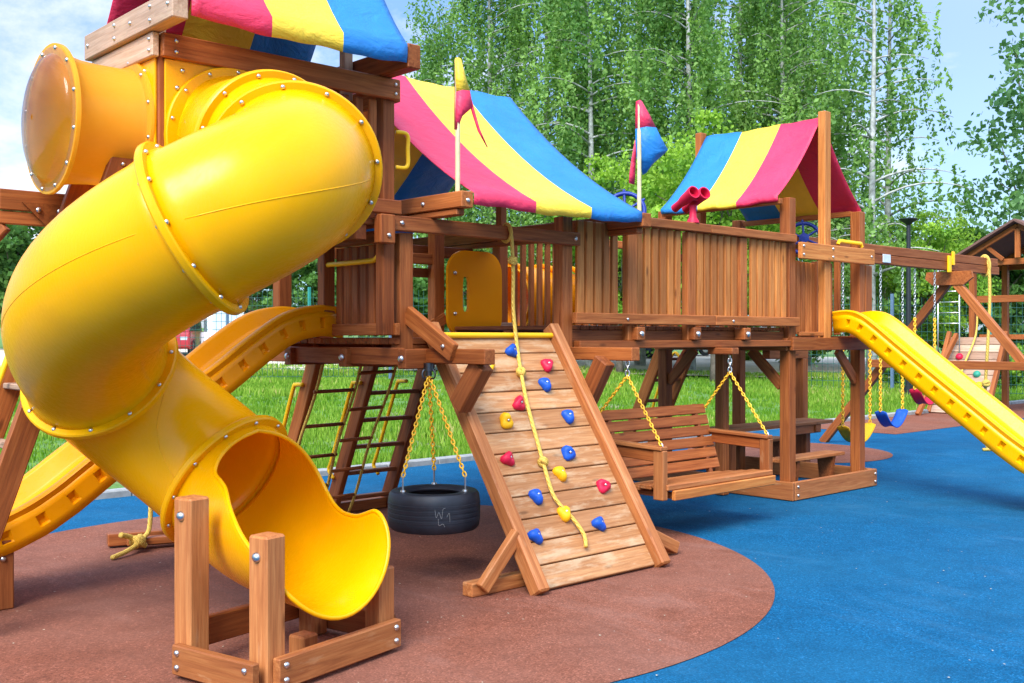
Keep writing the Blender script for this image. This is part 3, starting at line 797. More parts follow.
rail_bm(5.585, 5.80, 8.66, (6.42, 7.18, 7.93)).build('slat_panel', WL, br)
rail_bm(7.115, 6.55, 8.62, (7.3, 8.0), .056, .105).build('slat_panel', W, br)
for x in (6.42, 7.18, 7.93): part_box(br, 'post', W, x - .055, x + .055, 5.555, 5.622, 1.52, 2.44, t=.9)
part_box(br, 'top_rail', W, 6.21, 7.4, 5.515, 5.60, 2.442, 2.515); part_box(br, 'top_rail', W, 7.404, 8.73, 5.515, 5.60, 2.442, 2.515)
part_box(br, 'bottom_rail', W, 5.72, 7.45, 5.505, 5.552, 1.65, 1.735); part_box(br, 'bottom_rail', W, 7.454, 8.76, 5.505, 5.552, 1.65, 1.735)
part_box(br, 'top_rail', W, 6.6, 8.64, 7.08, 7.16, 2.442, 2.515)
part_box(br, 'threshold_board', M['wood_grey'], 5.775, 6.5, 7.05, 7.085, 1.56, 1.68)
part_box(br, 'post', WR, 8.45, 8.55, 6.16, 6.26, .012, 1.468)
for (x, d) in ((6.3, 0), (7.7, 0)): bolt(br, (x, 5.504, 1.69), (0, -1, 0), .9)

# telescope on the railing post
tl = thing('toy_binoculars', 'red toy binoculars on the bridge railing', 'toy binoculars', (7.20, 5.56, 2.515))
mb = MB(); mb.lathe((7.20, 5.56, 2.517), [(.0, 0), (.055, 0), (.05, .02), (.032, .05), (.028, .11), (.034, .15), (0, .15)], (0, 0, 1), 16); mb.build('stand', M['red_pl'], tl, .8)
dirv = V((-.25, -.88, .36)).normalized(); sd = dirv.cross(V((0, 0, 1))).normalized()
for s in (-1, 1):
    c = V((7.20, 5.56, 2.73)) + sd * .056 * s
    mb = MB(); mb.lathe(c - dirv * .17, [(.0, -.03), (.036, -.03), (.034, .06), (.046, .12), (.05, .20), (.056, .25), (.056, .27), (.046, .27), (.042, .2), (0, .2)], dirv, 18); mb.build('barrel', M['red_pl'], tl, .8)
mb = MB(); mb.beam(V((7.20, 5.56, 2.73)) - sd * .06, V((7.20, 5.56, 2.73)) + sd * .06, .09, .05); mb.build('bridge_piece', M['red_pl'], tl)

def wheel(name, label, c, n, r, mat):
    t = thing(name, label, 'toy steering wheel', c); n = V(n).normalized(); a = n.orthogonal().normalized(); b = n.cross(a); c = V(c)
    mb = MB(); mb.tube([c + (a * math.cos(q) + b * math.sin(q)) * r for q in np.linspace(0, 6.283, 32, endpoint=False)], r * .12, 8, closed=True); mb.build('rim', mat, t, 4)
    mb = MB(); mb.lathe(c, [(0, -.03), (.045, -.03), (.05, .02), (.0, .035)], n, 16); mb.build('hub', mat, t, .8)
    for k in range(6):
        q = k * math.pi / 3 + .3; d = a * math.cos(q) + b * math.sin(q)
        mb = MB(); mb.cyl(c + d * .04, c + d * r * 1.22, r * .075, 8); mb.build('spoke', mat, t, 1.)
    mb = MB(); mb.cyl(c, c + n * -.16, .02, 8); mb.build('axle', M['dark_steel'], t, 1.)
wheel('steering_wheel', 'dark blue toy steering wheel inside the far fort under its tent', (9.62, 6.0, 2.57), (-.75, -.6, .25), .165, M['darkblue_pl'])
wheel('steering_wheel', 'dark blue toy steering wheel half hidden behind the lower corner of the middle canopy', (7.06, 6.2, 2.66), (-.75, -.6, .25), .17, M['darkblue_pl'])

# pennants
def pennant(name, label, base, top, pieces):
    t = thing(name, label, 'pennant', base)
    mb = MB(); mb.cyl(base, top, .0165, 10); mb.build('pole', M['pole'], t, 1.)
    o = None
    for (col, rows) in pieces:
        mb = MB(); mb.grid(rows); mb.build('flag', M[col], t, 4, .004)
RT = V((.736, -.677, 0)); FW = V((.677, .736, 0))
b1 = V((4.395, 5.30, 2.492)); t1 = b1 + V((0, 0, .845))
def fl(b, pts): return [[b + RT * x + FW * y + V((0, 0, z)) for (x, y, z) in row] for row in pts]
pennant('pennant', 'limp yellow and red pennant on a pale pole beside the middle canopy', b1, t1, [
    ('c_yel', fl(t1, [[(-.020, .018, .02), (-.012, -.02, .024), (.010, -.022, .024), (.022, .0, .02)], [(-.020, .018, -.10), (-.008, -.022, -.095), (.020, -.024, -.09), (.050, .01, -.09)], [(-.020, .018, -.20), (-.004, -.022, -.195), (.030, -.024, -.185), (.078, .015, -.18)]])),
    ('c_red', fl(t1, [[(-.020, .018, -.20), (-.004, -.022, -.195), (.030, -.024, -.185), (.078, .015, -.18)], [(-.022, .018, -.32), (-.006, -.024, -.315), (.034, -.02, -.30), (.098, .02, -.285)], [(-.022, .018, -.435), (-.008, -.02, -.44), (.004, -.01, -.425), (.03, .0, -.35)]])),
    ('c_red', fl(t1, [[(.074, .016, -.18), (.064, .02, -.20)], [(.11, .02, -.31), (.090, .025, -.32)], [(.145, .03, -.43), (.128, .03, -.44)], [(.195, .03, -.545), (.19, .03, -.55)]]))])
b2 = V((6.20, 5.30, 2.515)); t2 = b2 + V((0, 0, .83))
pennant('pennant', 'red and blue pennant on a pale pole standing at the bridge railing', b2, t2, [
    ('c_red', fl(t2, [[(-.025, 0, .01), (.0, -.03, .015), (.02, 0, .01)], [(-.03, .0, -.10), (.03, -.03, -.09), (.08, .01, -.09)], [(-.03, .0, -.20), (.05, -.035, -.19), (.13, .02, -.185)]])),
    ('c_blue', fl(t2, [[(-.03, 0, -.20), (.05, -.035, -.19), (.13, .02, -.185)], [(-.03, 0, -.31), (.08, -.02, -.29), (.175, .03, -.27)], [(-.02, 0, -.43), (.10, -.01, -.39), (.225, .04, -.355)], [(.02, .03, -.50), (.09, .04, -.47), (.20, .06, -.38)], [(.03, .05, -.545), (.06, .05, -.53), (.11, .07, -.46)]])),
    ('c_red', fl(t2, [[(-.03, .02, -.28), (-.01, .03, -.28)], [(-.055, .03, -.42), (-.02, .05, -.42)], [(-.07, .04, -.53), (-.025, .06, -.54)], [(-.075, .04, -.61), (-.03, .06, -.62)]]))])

# ------------------------------------------------------------------ FAR FORT
ft = thing('play_fort', 'wooden tent fort on posts at the far end of the bridge, above a sandbox frame', 'play fort', (9.37, 6.35, 0))
for (x, y, z1) in ((8.73, 5.62, 2.87), (10.02, 5.62, 2.84), (8.71, 7.09, 2.87), (10.02, 7.09, 2.87), (10.85, 6.80, 1.30)):
    part_box(ft, 'post', W if y < 6 else WR, x - .055, x + .055, y - .055, y + .055, .012, z1)
part_box(ft, 'ridge_post', WL, 9.225, 9.335, 5.52, 5.60, 1.50, 3.76, t=.95)
part_box(ft, 'ridge_post', W, 9.23, 9.33, 7.02, 7.10, 1.50, 3.76)
part_box(ft, 'ridge_beam', W, 9.26, 9.32, 5.602, 7.018, 3.575, 3.64)
for x in (8.56, 10.0): part_box(ft, 'eave_rail', W, x, x + .06, 5.69, 7.02, 2.80, 2.855) if x > 9 else part_box(ft, 'eave_rail', W, x, x + .06, 5.60, 7.02, 2.80, 2.855)
mb = MB()
for i in range(13): mb.box(8.80, 9.96, 5.64 + i * .108, 5.743 + i * .108, 1.52, 1.56)
mb.build('floor', WR, ft)
part_box(ft, 'deck_beam', W, 8.66, 10.12, 5.515, 5.562, 1.42, 1.545); part_box(ft, 'deck_beam', WR, 8.66, 10.12, 7.15, 7.20, 1.42, 1.545)
part_box(ft, 'deck_beam', WR, 8.63, 8.672, 5.57, 7.14, 1.42, 1.54); part_box(ft, 'deck_beam', WR, 10.08, 10.12, 5.57, 7.14, 1.42, 1.545)
part_box(ft, 'front_rail', WL, 8.73, 10.09, 5.465, 5.512, 2.29, 2.445, t=.85)
part_box(ft, 'back_rail', W, 8.78, 9.96, 7.11, 7.16, 2.36, 2.44)
part_box(ft, 'bottom_rail', W, 8.80, 9.22, 5.53, 5.56, 1.56, 1.60)
slats((8.80, 5.64), (9.22, 5.64), 1.57, 2.28, .07, .012, .03).build('slat_panel', W, ft)
slats((8.80, 7.10), (9.96, 7.10), 1.57, 2.36, .07, .10, .03).build('slat_panel', W, ft)
slats((10.02, 5.72), (10.02, 6.25), 1.57, 2.36, .07, .20, .03).build('slat_panel', WR, ft)
part_box(ft, 'side_board', WR, 9.34, 9.46, 5.575, 5.605, 1.565, 2.28)
part_box(ft, 'side_board', W, 10.08, 10.21, 5.56, 5.60, 1.66, 2.29)
bolt(ft, (9.40, 5.574, 2.2), (0, -1, 0)); bolt(ft, (10.02, 5.464, 2.37), (0, -1, 0)); bolt(ft, (9.28, 5.464, 2.41), (0, -1, 0)); bolt(ft, (9.28, 5.464, 2.33), (0, -1, 0)); bolt(ft, (8.76, 5.464, 2.41), (0, -1, 0)); bolt(ft, (8.76, 5.464, 2.33), (0, -1, 0))
for (p, q) in (((9.97, 5.62, 1.10), (9.62, 5.62, 1.42)), ((8.71, 5.67, 1.08), (8.71, 6.02, 1.42)), ((8.76, 7.09, 1.05), (9.10, 7.09, 1.42)), ((9.97, 7.09, 1.05), (9.62, 7.09, 1.42)), ((8.71, 7.04, 1.08), (8.71, 6.7, 1.42))):
    part_beam(ft, 'knee_brace', WR, p, q, .045, .10)
part_box(ft, 'rear_beam', WR, 10.125, 10.92, 6.75, 6.85, 1.302, 1.42)
mb = MB(); mb.tube([(9.5, 5.54, 2.47), (9.52, 5.54, 2.505), (9.94, 5.54, 2.505), (9.96, 5.54, 2.47)], .02, 8); mb.build('grab_bar', M['ybar'], ft, 1.)
fr = lambda nm, *a: part_box(ft, nm, M['wood_rail'], *a)
fr('sandbox_board', 8.675, 10.20, 5.50, 5.545, .012, .185); fr('sandbox_board', 8.63, 8.672, 5.50, 7.9, .012, .185)
fr('sandbox_board', 8.675, 10.20, 7.55, 7.60, .012, .185); fr('sandbox_board', 10.155, 10.20, 5.55, 7.55, .012, .185)
for (x, z) in ((8.72, .06), (8.72, .14), (10.16, .06), (10.16, .14)): bolt(ft, (x, 5.499, z), (0, -1, 0))

fl2 = thing('ladder', 'short wooden ladder with a yellow handrail leaning on the back of the far fort', 'ladder', (9.1, 7.5, 0))
for x in (8.86, 9.36): part_beam(fl2, 'side_rail', WL, (x, 7.22, 1.5), (x, 7.95, .02), .05, .13, (0, 1, .5))
for k in range(6):
    z = .16 + .23 * k; y = 7.22 + .73 * (1.5 - z) / 1.48; part_box(fl2, 'rung', WD, 8.888, 9.332, y - .05, y + .02, z - .016, z + .016)
mb = MB(); mb.tube(rope_path([(9.25, 7.32, 1.32), (9.25, 7.42, 1.36), (9.25, 7.62, .98), (9.25, 7.72, .7), (9.25, 7.66, .62)], 6), .016, 8); mb.build('hand_rail', M['ybar'], fl2, 4)

# picnic table and its two benches under the fort
tb = thing('picnic_table', 'weathered wooden table under the far fort', 'table', (9.6, 6.5, 0))
mb = MB()
for i in range(4): mb.box(8.56, 10.70, 6.30 + i * .096, 6.39 + i * .096, .585, .622)
mb.build('tabletop', M['wood_rail'], tb)
for x in (9.0, 10.4):
    part_box(tb, 'batten', WD, x - .04, x + .04, 6.31, 6.67, .50, .583); part_box(tb, 'leg', WD, x - .045, x + .045, 6.43, 6.56, .012, .499)
part_box(tb, 'apron', WD, 9.85, 10.5, 6.33, 6.36, .49, .584)
for lab, y0, x0, x1 in (('low plank bench in front of the table under the far fort', 5.715, 8.80, 9.94), ('low plank bench behind the table under the far fort', 6.98, 9.3, 10.9)):
    bh = thing('bench', lab, 'bench', ((x0 + x1) / 2, y0 + .12, 0))
    mb = MB()
    for i in range(2): mb.box(x0, x1, y0 + i * .112, y0 + .107 + i * .112, .33, .365)
    mb.build('seat', M['wood_rail'], bh)
    for x in (x0 + .28, x1 - .2):
        mb = MB(); mb.prism([(x, y0 + .02, .329), (x, y0 + .21, .329), (x, y0 + .17, .012), (x, y0 + .06, .012)], (.05, 0, 0)); mb.build('leg', WD, bh)

# ------------------------------------------------------------------ SWING BEAM on the right
sf = thing('swing_set', 'wooden swing beam held by a crossed A-frame beyond the yellow slide', 'swing frame', (12, 6.4, 0))
mb = MB(); mb.box(10.14, 15.2, 6.36, 6.44, 2.545, 2.655); part = mb.build('beam', WR, sf)
part_box(sf, 'beam', WR, 10.14, 15.25, 6.36, 6.44, 2.43, 2.541)
part_box(sf, 'plate', M['label'], 11.92, 12.10, 6.345, 6.359, 2.45, 2.55)
for s in (-1, 1):
    part_beam(sf, 'leg', W, (13.85 + .04 * s, 6.4 - s * .05, 2.42), (13.85 + .04 * s, 6.4 + s * 1.95, .0), .09, .11)
mb = MB(); mb.prism([(13.75, 6.10, 2.42), (13.75, 6.70, 2.42), (13.75, 6.72, 2.33), (13.75, 6.62, 2.24), (13.75, 6.20, 2.24), (13.75, 6.08, 2.33)], (.05, 0, 0)); mb.build('gusset', WR, sf)
part_beam(sf, 'cross_bar', W, (13.75, 5.1, 1.18), (13.75, 7.55, 1.18), .045, .11)
mb = MB(); mb.box(13.62, 13.70, 6.33, 6.36, 2.40, 2.62, .02); mb.box(13.74, 13.80, 6.33, 6.357, 2.50, 2.68, .02); mb.build('bracket', M['ybar'], sf)
def belt_swing(label, x0, x1, zs, y, mat, ztop=2.42):
    t = thing('swing', label, 'swing', ((x0 + x1) / 2, y, 0), group='belt swings on the swing beam')
    n = 14; rows = []
    for i in range(n + 1):
        u = i / n; x = x0 + (x1 - x0) * u; z = zs + .19 * (2 * u - 1) ** 2 - .0
        w_ = .075
        rows.append([(x, y - w_, z - .015), (x, y - w_ * .5, z), (x, y + w_ * .5, z), (x, y + w_, z - .015)])
    mb = MB(); mb.grid(rows); mb.build('seat', mat, t, 4, .014)
    for x in (x0, x1):
        zc = zs + .19
        mb = MB(); chain_mb(mb, (x, y, zc), (x, y, zc + .9), .045, .0078, .014); c = mb.build('yellow_chain', M['chainy'], t, 4)
        mb = MB(); chain_mb(mb, (x, y, zc + .9), (x, y, ztop), .045, .0045, .012); mb.build('steel_chain', M['steel'], t, 4)
belt_swing('yellow belt swing hanging beside the post of the far fort', 11.08, 11.70, .33, 6.4, M['yel_pl'])
belt_swing('blue belt swing hanging between the yellow and the red one', 11.95, 12.50, .46, 6.4, M['blue_pl'])
belt_swing('red belt swing hanging nearest the crossed A-frame', 12.82, 13.36, .70, 6.4, M['red_pl'])
mb = MB(); P = rope_path([(14.86, 6.4, 2.68), (14.86, 6.34, 2.5), (14.86, 6.33, 2.0), (14.84, 6.35, 1.4), (14.88, 6.4, .8), (14.85, 6.38, .3), (14.7, 6.3, .05), (14.5, 6.15, .03), (14.35, 6.2, .03)], 8); mb.tube(P, .022, 7)
for q in ((14.86, 6.33, 1.75), (14.86, 6.38, .9)): knot(mb, q, .06)
mb.tube([(14.86, 6.4 + .07 * math.cos(t), 2.545 + .14 * math.sin(t)) for t in np.linspace(0, 6.283, 18, endpoint=False)], .022, 6, closed=True)
tag(mb.build('climbing_rope', M['rope'], None, 4), 'yellow rope hanging from the outer end of the swing beam', 'rope')

# ------------------------------------------------------------------ OPEN SLIDES
def open_slide(name, label, path, side, mat, wid=.58, step=.19):
    """path: (along, z of the lip) points; side(a, s, z) -> world; s runs across the slide"""
    t0 = side(path[-1][0], 0, 0); t = thing(name, label, 'slide', (t0[0], t0[1], 0))
    P = rope_path([(a, 0, z) for a, z in path], 16); prof = [(p.x, p.z) for p in P]
    hw = wid / 2
    cs = [(-hw + .03, -.16), (-hw + .02, -.05), (-hw, -.012), (-hw + .012, .0), (-hw + .042, .0), (-hw + .058, -.012), (-hw + .085, -.10), (-hw + .12, -.122)]
    cs = cs + [(0, -.128)] + [(-s, z) for s, z in cs[::-1]]
    # arc length and normals
    pts = np.array(prof); d = np.gradient(pts, axis=0); d /= np.linalg.norm(d, axis=1)[:, None]; nr = np.stack([-d[:, 1], d[:, 0]], 1); nr *= np.sign(nr[:, 1])[:, None]
    rows = []
    for i in range(len(pts)):
        rows.append([side(pts[i, 0] + nr[i, 0] * z, s, pts[i, 1] + nr[i, 1] * z) for s, z in cs])
    mb = MB(); mb.grid(rows); ch = mb.build('chute', mat, t, 1.2, .007)
    # outer skirts with pressed-in pockets
    ac = np.concatenate([[0], np.cumsum(np.linalg.norm(np.diff(pts, axis=0), axis=1))]); T = ac[-1]
    def pt(a): return np.array([np.interp(a, ac, pts[:, 0]), np.interp(a, ac, pts[:, 1])]), np.array([np.interp(a, ac, nr[:, 0]), np.interp(a, ac, nr[:, 1])])
    for sg in (-1, 1):
        mb = MB(); xs = [0.]; a = .16
        while a + .06 < T: xs += [a, a + .012, a + .045, a + .057]; a += step
        xs.append(T); xs = sorted(xs)
        zrow = [-.045, -.085, -.095, -.150, -.160, -.215]
        rows = []
        for k, a in enumerate(xs):
            p, q = pt(a); inp = (k - 1) % 4 in (1, 2) and 0 < k < len(xs) - 1
            row = []
            for j, z in enumerate(zrow):
                dep = .022 if inp and j in (2, 3) else 0.
                row.append(side(p[0] + q[0] * z, sg * (hw - .004 - dep), p[1] + q[1] * z))
            rows.append(row)
        mb.grid(rows); mb.build('side_skirt', mat, t, .5, .006)
    return t
# left slide runs along -x, right slide along -y
ls = open_slide('wavy_slide', 'orange yellow open slide running down behind the spiral tube slide', [(4.20, 1.755), (3.98, 1.77), (3.72, 1.71), (3.45, 1.545), (3.21, 1.37), (2.8, 1.10), (2.46, .87), (2.15, .65), (1.90, .535), (1.65, .50), (1.5, .50)], lambda a, s, z: (a, 6.60 + s, z), M['orange'])
part_box(ls, 'support_post', WD, 1.86, 1.98, 6.32, 6.42, .012, .40); part_box(ls, 'support_post', WD, 1.86, 1.98, 6.86, 6.96, .012, .40)
bolt(ls, (1.92, 6.319, .30), (0, -1, 0), 1.2)
open_slide('open_slide', 'bright yellow open slide descending from the front of the far fort', [(5.56, 1.80), (5.38, 1.81), (5.2, 1.74), (4.85, 1.47), (4.5, 1.20), (4.11, .905), (3.8, .67), (3.55, .52), (3.3, .45), (3.05, .44)], lambda a, s, z: (9.72 + s, a, z), M['yellow'], .60)

# ------------------------------------------------------------------ SPIRAL TUBE SLIDE
sp = thing('spiral_slide', 'huge yellow spiral tube slide winding down in front of the raised cabin', 'tube slide', (2.5, 4.5, 0))
pr = dict(Cx=2.332, Cy=4.872, Rx=.434, Ry=.67, Sx=2.955, Sz=2.663, z3=2.349, z4=1.988, z5=1.385, z6=.782, a2=.02, a3=.78, a4=2.293, a5=4.258, rt=.357, a6=5.788, rot=.018)
def spiral():
    q = pr; al = np.linspace(0, q['a6'], 400)
    u = np.stack([q['Rx'] * np.cos(al), -q['Ry'] * np.sin(al)], -1); c, s = np.cos(q['rot']), np.sin(q['rot'])
    xy = np.stack([q['Cx'] + c * u[:, 0] - s * u[:, 1], q['Cy'] + s * u[:, 0] + c * u[:, 1]], -1)
    S0 = np.array([q['Sx'], 5.58]); E = xy[0]; n = 60; T0 = np.array([0, -1.]); T1 = (xy[1] - xy[0]) / np.linalg.norm(xy[1] - xy[0]); Ln = np.linalg.norm(E - S0)
    t = np.linspace(0, 1, n, endpoint=False)[:, None]
    h = (2*t**3-3*t**2+1)*S0+(t**3-2*t**2+t)*T0*Ln+(-2*t**3+3*t**2)*E+(t**3-t**2)*T1*Ln
    xy = np.vstack([h, xy]); aa = np.concatenate([np.linspace(-1, 0, n, endpoint=False), al])
    ks = np.array([-1, q['a3'], q['a4'], q['a5'], q['a6']]); kz = np.array([q['Sz'], q['z3'], q['z4'], q['z5'], q['z6']])
    m = np.gradient(kz, ks); m[0] = -.1
    i = np.clip(np.searchsorted(ks, aa) - 1, 0, len(ks) - 2); hh = ks[i+1]-ks[i]; t = (aa-ks[i])/hh
    z = (2*t**3-3*t**2+1)*kz[i]+(t**3-2*t**2+t)*hh*m[i]+(-2*t**3+3*t**2)*kz[i+1]+(t**3-t**2)*hh*m[i+1]
    P = np.concatenate([xy, z[:, None]], 1); return P, np.gradient(P, axis=0), aa
SP, SD, SA = spiral(); RT_ = pr['rt']
def frame(d):
    d = d / np.linalg.norm(d); a = np.cross(d, [0, 0, 1.]); a /= np.linalg.norm(a); b = np.cross(a, d); return d, a, b   # a = side, b = up
cuts = [0, int(np.searchsorted(SA, pr['a2'])), int(np.searchsorted(SA, pr['a3'])), int(np.searchsorted(SA, pr['a4'] - .12)), int(np.searchsorted(SA, pr['a5'])), len(SP) - 1]
NT = 56
for k in range(5):
    i0, i1 = cuts[k], cuts[k + 1]; idx = np.unique(np.linspace(i0, i1, max(8, (i1 - i0) // 5)).astype(int)); rows = []
    for i in idx:
        d, a, b = frame(SD[i]); u = (i - i0) / (i1 - i0)
        r = RT_ + .022 * (max(0, 1 - u / .08) ** 2 + max(0, 1 - (1 - u) / .08) ** 2)     # swells into its flanges
        rows.append([tuple(SP[i] + r * (math.cos(t) * a + math.sin(t) * b)) for t in np.linspace(0, 2 * math.pi, NT + 1)])
    mb = MB(); mb.grid(rows); seg = mb.build('tube_segment', M['yellow'], sp, 4, .012, weld=True)
    # moulding seams along both sides
    for th in (.06, math.pi + .06):
        mb = MB(); mb.tube([tuple(SP[i] + (RT_ + .0045) * (math.cos(th) * frame(SD[i])[1] + math.sin(th) * frame(SD[i])[2])) for i in idx[1:-1]], .0035, 5); mb.build('seam', M['yellow'], seg, 4)
def flange(c, n, r0, r1, nb, ph):
    mb = MB(); mb.lathe(tuple(c), [(r0, -.020), (r1 - .006, -.020), (r1, -.012), (r1, .012), (r1 - .006, .020), (r0, .020)], tuple(n), 64)
    f = mb.build('flange', M['yellow'], sp, .6); d, a, b = frame(np.array(n))
    for k in range(nb):
        t = 2 * math.pi * (k + ph) / nb
        p = c + (r1 - .026) * (math.cos(t) * a + math.sin(t) * b)
        bolt(f, p + d * .020, d, .85); bolt(f, p - d * .020, -d, .85)
for k, i in enumerate(cuts):
    c = SP[i]; d = SD[i] / np.linalg.norm(SD[i])
    if k == 0: flange(c + d * .0 - np.array([0, .024, 0]), np.array([0, -1., 0]), RT_ - .01, RT_ + .075, 14, .5)
    else: flange(c, d, RT_ - .004, RT_ + .058, 12, .37 * k)
# open run-out
E0, D0 = SP[-1], SD[-1] / np.linalg.norm(SD[-1]); E1 = np.array([2.72, 4.08, .67]); D1 = np.array([.22, -.975, -.02])
rows = []; edgeL = []; edgeR = []
def ramp_(x, pts): return float(np.mean([np.interp(x + e, [p[0] for p in pts], [p[1] for p in pts]) for e in np.linspace(-.04, .04, 11)]))
TS = list(np.linspace(0, .74, 64)) + [.74 + .26 * math.sin(q) for q in np.linspace(0, math.pi / 2, 20)[1:]]
for t in TS:
    Ln = np.linalg.norm(E1 - E0) * 1.0
    c = (2*t**3-3*t**2+1)*E0+(t**3-2*t**2+t)*D0*Ln+(-2*t**3+3*t**2)*E1+(t**3-t**2)*D1*Ln
    dd = (6*t*t-6*t)*E0+(3*t*t-4*t+1)*D0*Ln+(6*t-6*t*t)*E1+(3*t*t-2*t)*D1*Ln
    d, a, b = frame(dd)
    near = ramp_(t, [(.13, 182), (.18, 161), (.24, 145), (.30, 134), (.38, 126), (.50, 123), (.60, 118), (.70, 104), (.80, 88)]); far = ramp_(t, [(.15, 182), (.18, 154), (.22, 128), (.28, 106), (.35, 92), (.44, 86), (.58, 86), (.74, 93)])
    if t < .10: near = far = 180
    if t > .74: u = (t - .74) / .26; k = math.sqrt(max(0, 1 - u ** 2)); near *= k; far *= k
    near, far = math.radians(max(near, .8)), math.radians(max(far, .8)); rr = RT_ + .008 + .012 * t
    dip = -.025 * max(0, (t - .75) / .25) ** 2
    rows.append([tuple(c + rr * (math.sin(q) * a - math.cos(q) * b) + np.array([0, 0, dip])) for q in np.linspace(-far, near, 45)])
    if t >= .10: edgeL.append(rows[-1][0]); edgeR.append(rows[-1][-1])
mb = MB(); mb.grid(rows); run = mb.build('run_out', M['yellow'], sp, 4, .012, weld=True)
mb = MB(); mb.tube(edgeL + edgeR[::-1][1:], .011, 8); mb.build('rim', M['yellow'], run, 4)
# timber cradle under the run-out
ux = V((.22, -.975, 0)); vx = V((.975, .22, 0))
def cr(u, v, z): p = V((2.34, 4.15, 0)) + ux * u + vx * v; return (p.x, p.y, z)
def cpost(u, v, z1, h=.052):
    c = cr(u, v, z1 / 2 + .006); mb = MB(); mb.obox(c, (vx, ux, (0, 0, 1)), (h, h, z1 / 2 - .006), .010, .8); return mb.build('cradle_post', M['wood_rail'], sp)
cpost(-.42, -.055, .82, .058); cpost(.035, -.015, .69, .058); cpost(.03, .72, .42, .055); cpost(-.43, .72, .22, .055); cpost(-.17, .40, .13)
def cboard(a, b, w=.045, h=.135, m='wood_rail'): part_beam(sp, 'cradle_board', M[m], a, b, w, h)
cboard(cr(-.43, -.137, .10), cr(.10, -.137, .10)); cboard(cr(.116, -.04, .10), cr(.116, .76, .10)); cboard(cr(-.46, .80, .10), cr(.05, .80, .10)); cboard(cr(-.512, -.04, .16), cr(-.512, .82, .16), m='wood')
for u, z in ((-.39, .07), (-.39, .135), (.055, .07), (.055, .135)): bolt(sp, cr(u, -.160, z), tuple(-vx), 1.1)
for v, z in ((.0, .07), (.0, .135), (.72, .07), (.72, .135)): bolt(sp, cr(.139, v, z), tuple(ux), 1.1)
bolt(sp, cr(-.42, -.114, .74), tuple(-vx), 1.7); bolt(sp, cr(.035, -.074, .60), tuple(-vx), 1.7)

# ------------------------------------------------------------------ TIRE SWING
ts = thing('tire_swing', 'black tire swing hanging level on yellow chains beside the climbing wall', 'tire swing', (4.2, 5.3, .33))
tc_ = V((4.2, 5.3, .455)); R0 = .292
prof = [(.168, -.10), (.19, -.118), (.24, -.125), (.272, -.118), (.287, -.10), (R0, -.06), (R0, .06), (.287, .10), (.272, .118), (.24, .125), (.19, .118), (.168, .10), (.172, .092), (.235, .10), (.262, .07), (.268, 0), (.262, -.07), (.235, -.10), (.172, -.092)]
mb = MB(); mb.lathe(tc_, prof, (0, 0, 1), 64, closed=True)
for zz in (-.045, -.015, .015, .045): mb.lathe(tc_ + V((0, 0, zz)), [(R0 - .001, -.010), (R0 + .0025, -.008), (R0 + .0025, .008), (R0 - .001, .010)], (0, 0, 1), 64)
mb.build('tire', M['tyre'], ts, .6)
for st in ([(-.06, .05), (-.05, -.01), (-.03, .03), (-.01, -.02), (.0, .05), (.02, .06)], [(-.035, -.02), (-.03, -.07), (.0, -.06), (.015, -.085)], [(.03, -.01), (.05, .02), (.055, -.05)]):
    q = []
    for (u, v_) in rope_path([(a, 0, b) for a, b in st], 5) and [(p.x, p.z) for p in rope_path([(a, 0, b) for a, b in st], 5)]:
        t = math.radians(-118) + u * .8 / R0; q.append(tc_ + V((math.cos(t) * (R0 + .004), math.sin(t) * (R0 + .004), v_ * .8)))
    mb = MB(); mb.tube(q, .0011, 5); mb.build('chalk_mark', M['kerb'], ts, 4)
hub = V((4.235, 5.40, 1.33))
for k in range(3):
    t = 2 * math.pi * k / 3 + .9; p = tc_ + V((math.cos(t) * .225, math.sin(t) * .225, .12))
    mb = MB(); chain_mb(mb, p + V((0, 0, .10)), hub - V((0, 0, .02)), .036, .0052, .0105); mb.build('chain', M['chainy'], ts, 4)
    mb = MB(); mb.tube([p + V((0, 0, -.02)), p + V((0, 0, .11))], .006, 6); mb.lathe(p + V((0, 0, .006)), [(0, .012), (.016, .01), (.018, 0), (0, 0)], (0, 0, 1), 10); mb.build('eye_bolt', M['steel'], ts, .8)
mb = MB(); mb.cyl(hub, hub + V((0, 0, .052)), .035, 12); mb.cyl(hub - V((0, 0, .03)), hub, .022, 10)
for k in range(3):
    t = 2 * math.pi * k / 3 + .9; mb.tube([hub + V((.028 * math.cos(t) + .02 * math.cos(q) * math.cos(t), .028 * math.sin(t) + .02 * math.cos(q) * math.sin(t), -.02 + .03 * math.sin(q))) for q in np.linspace(0, 6.28, 10, endpoint=False)], .006, 5, closed=True)
mb.build('swivel', M['dark_steel'], ts, .8)

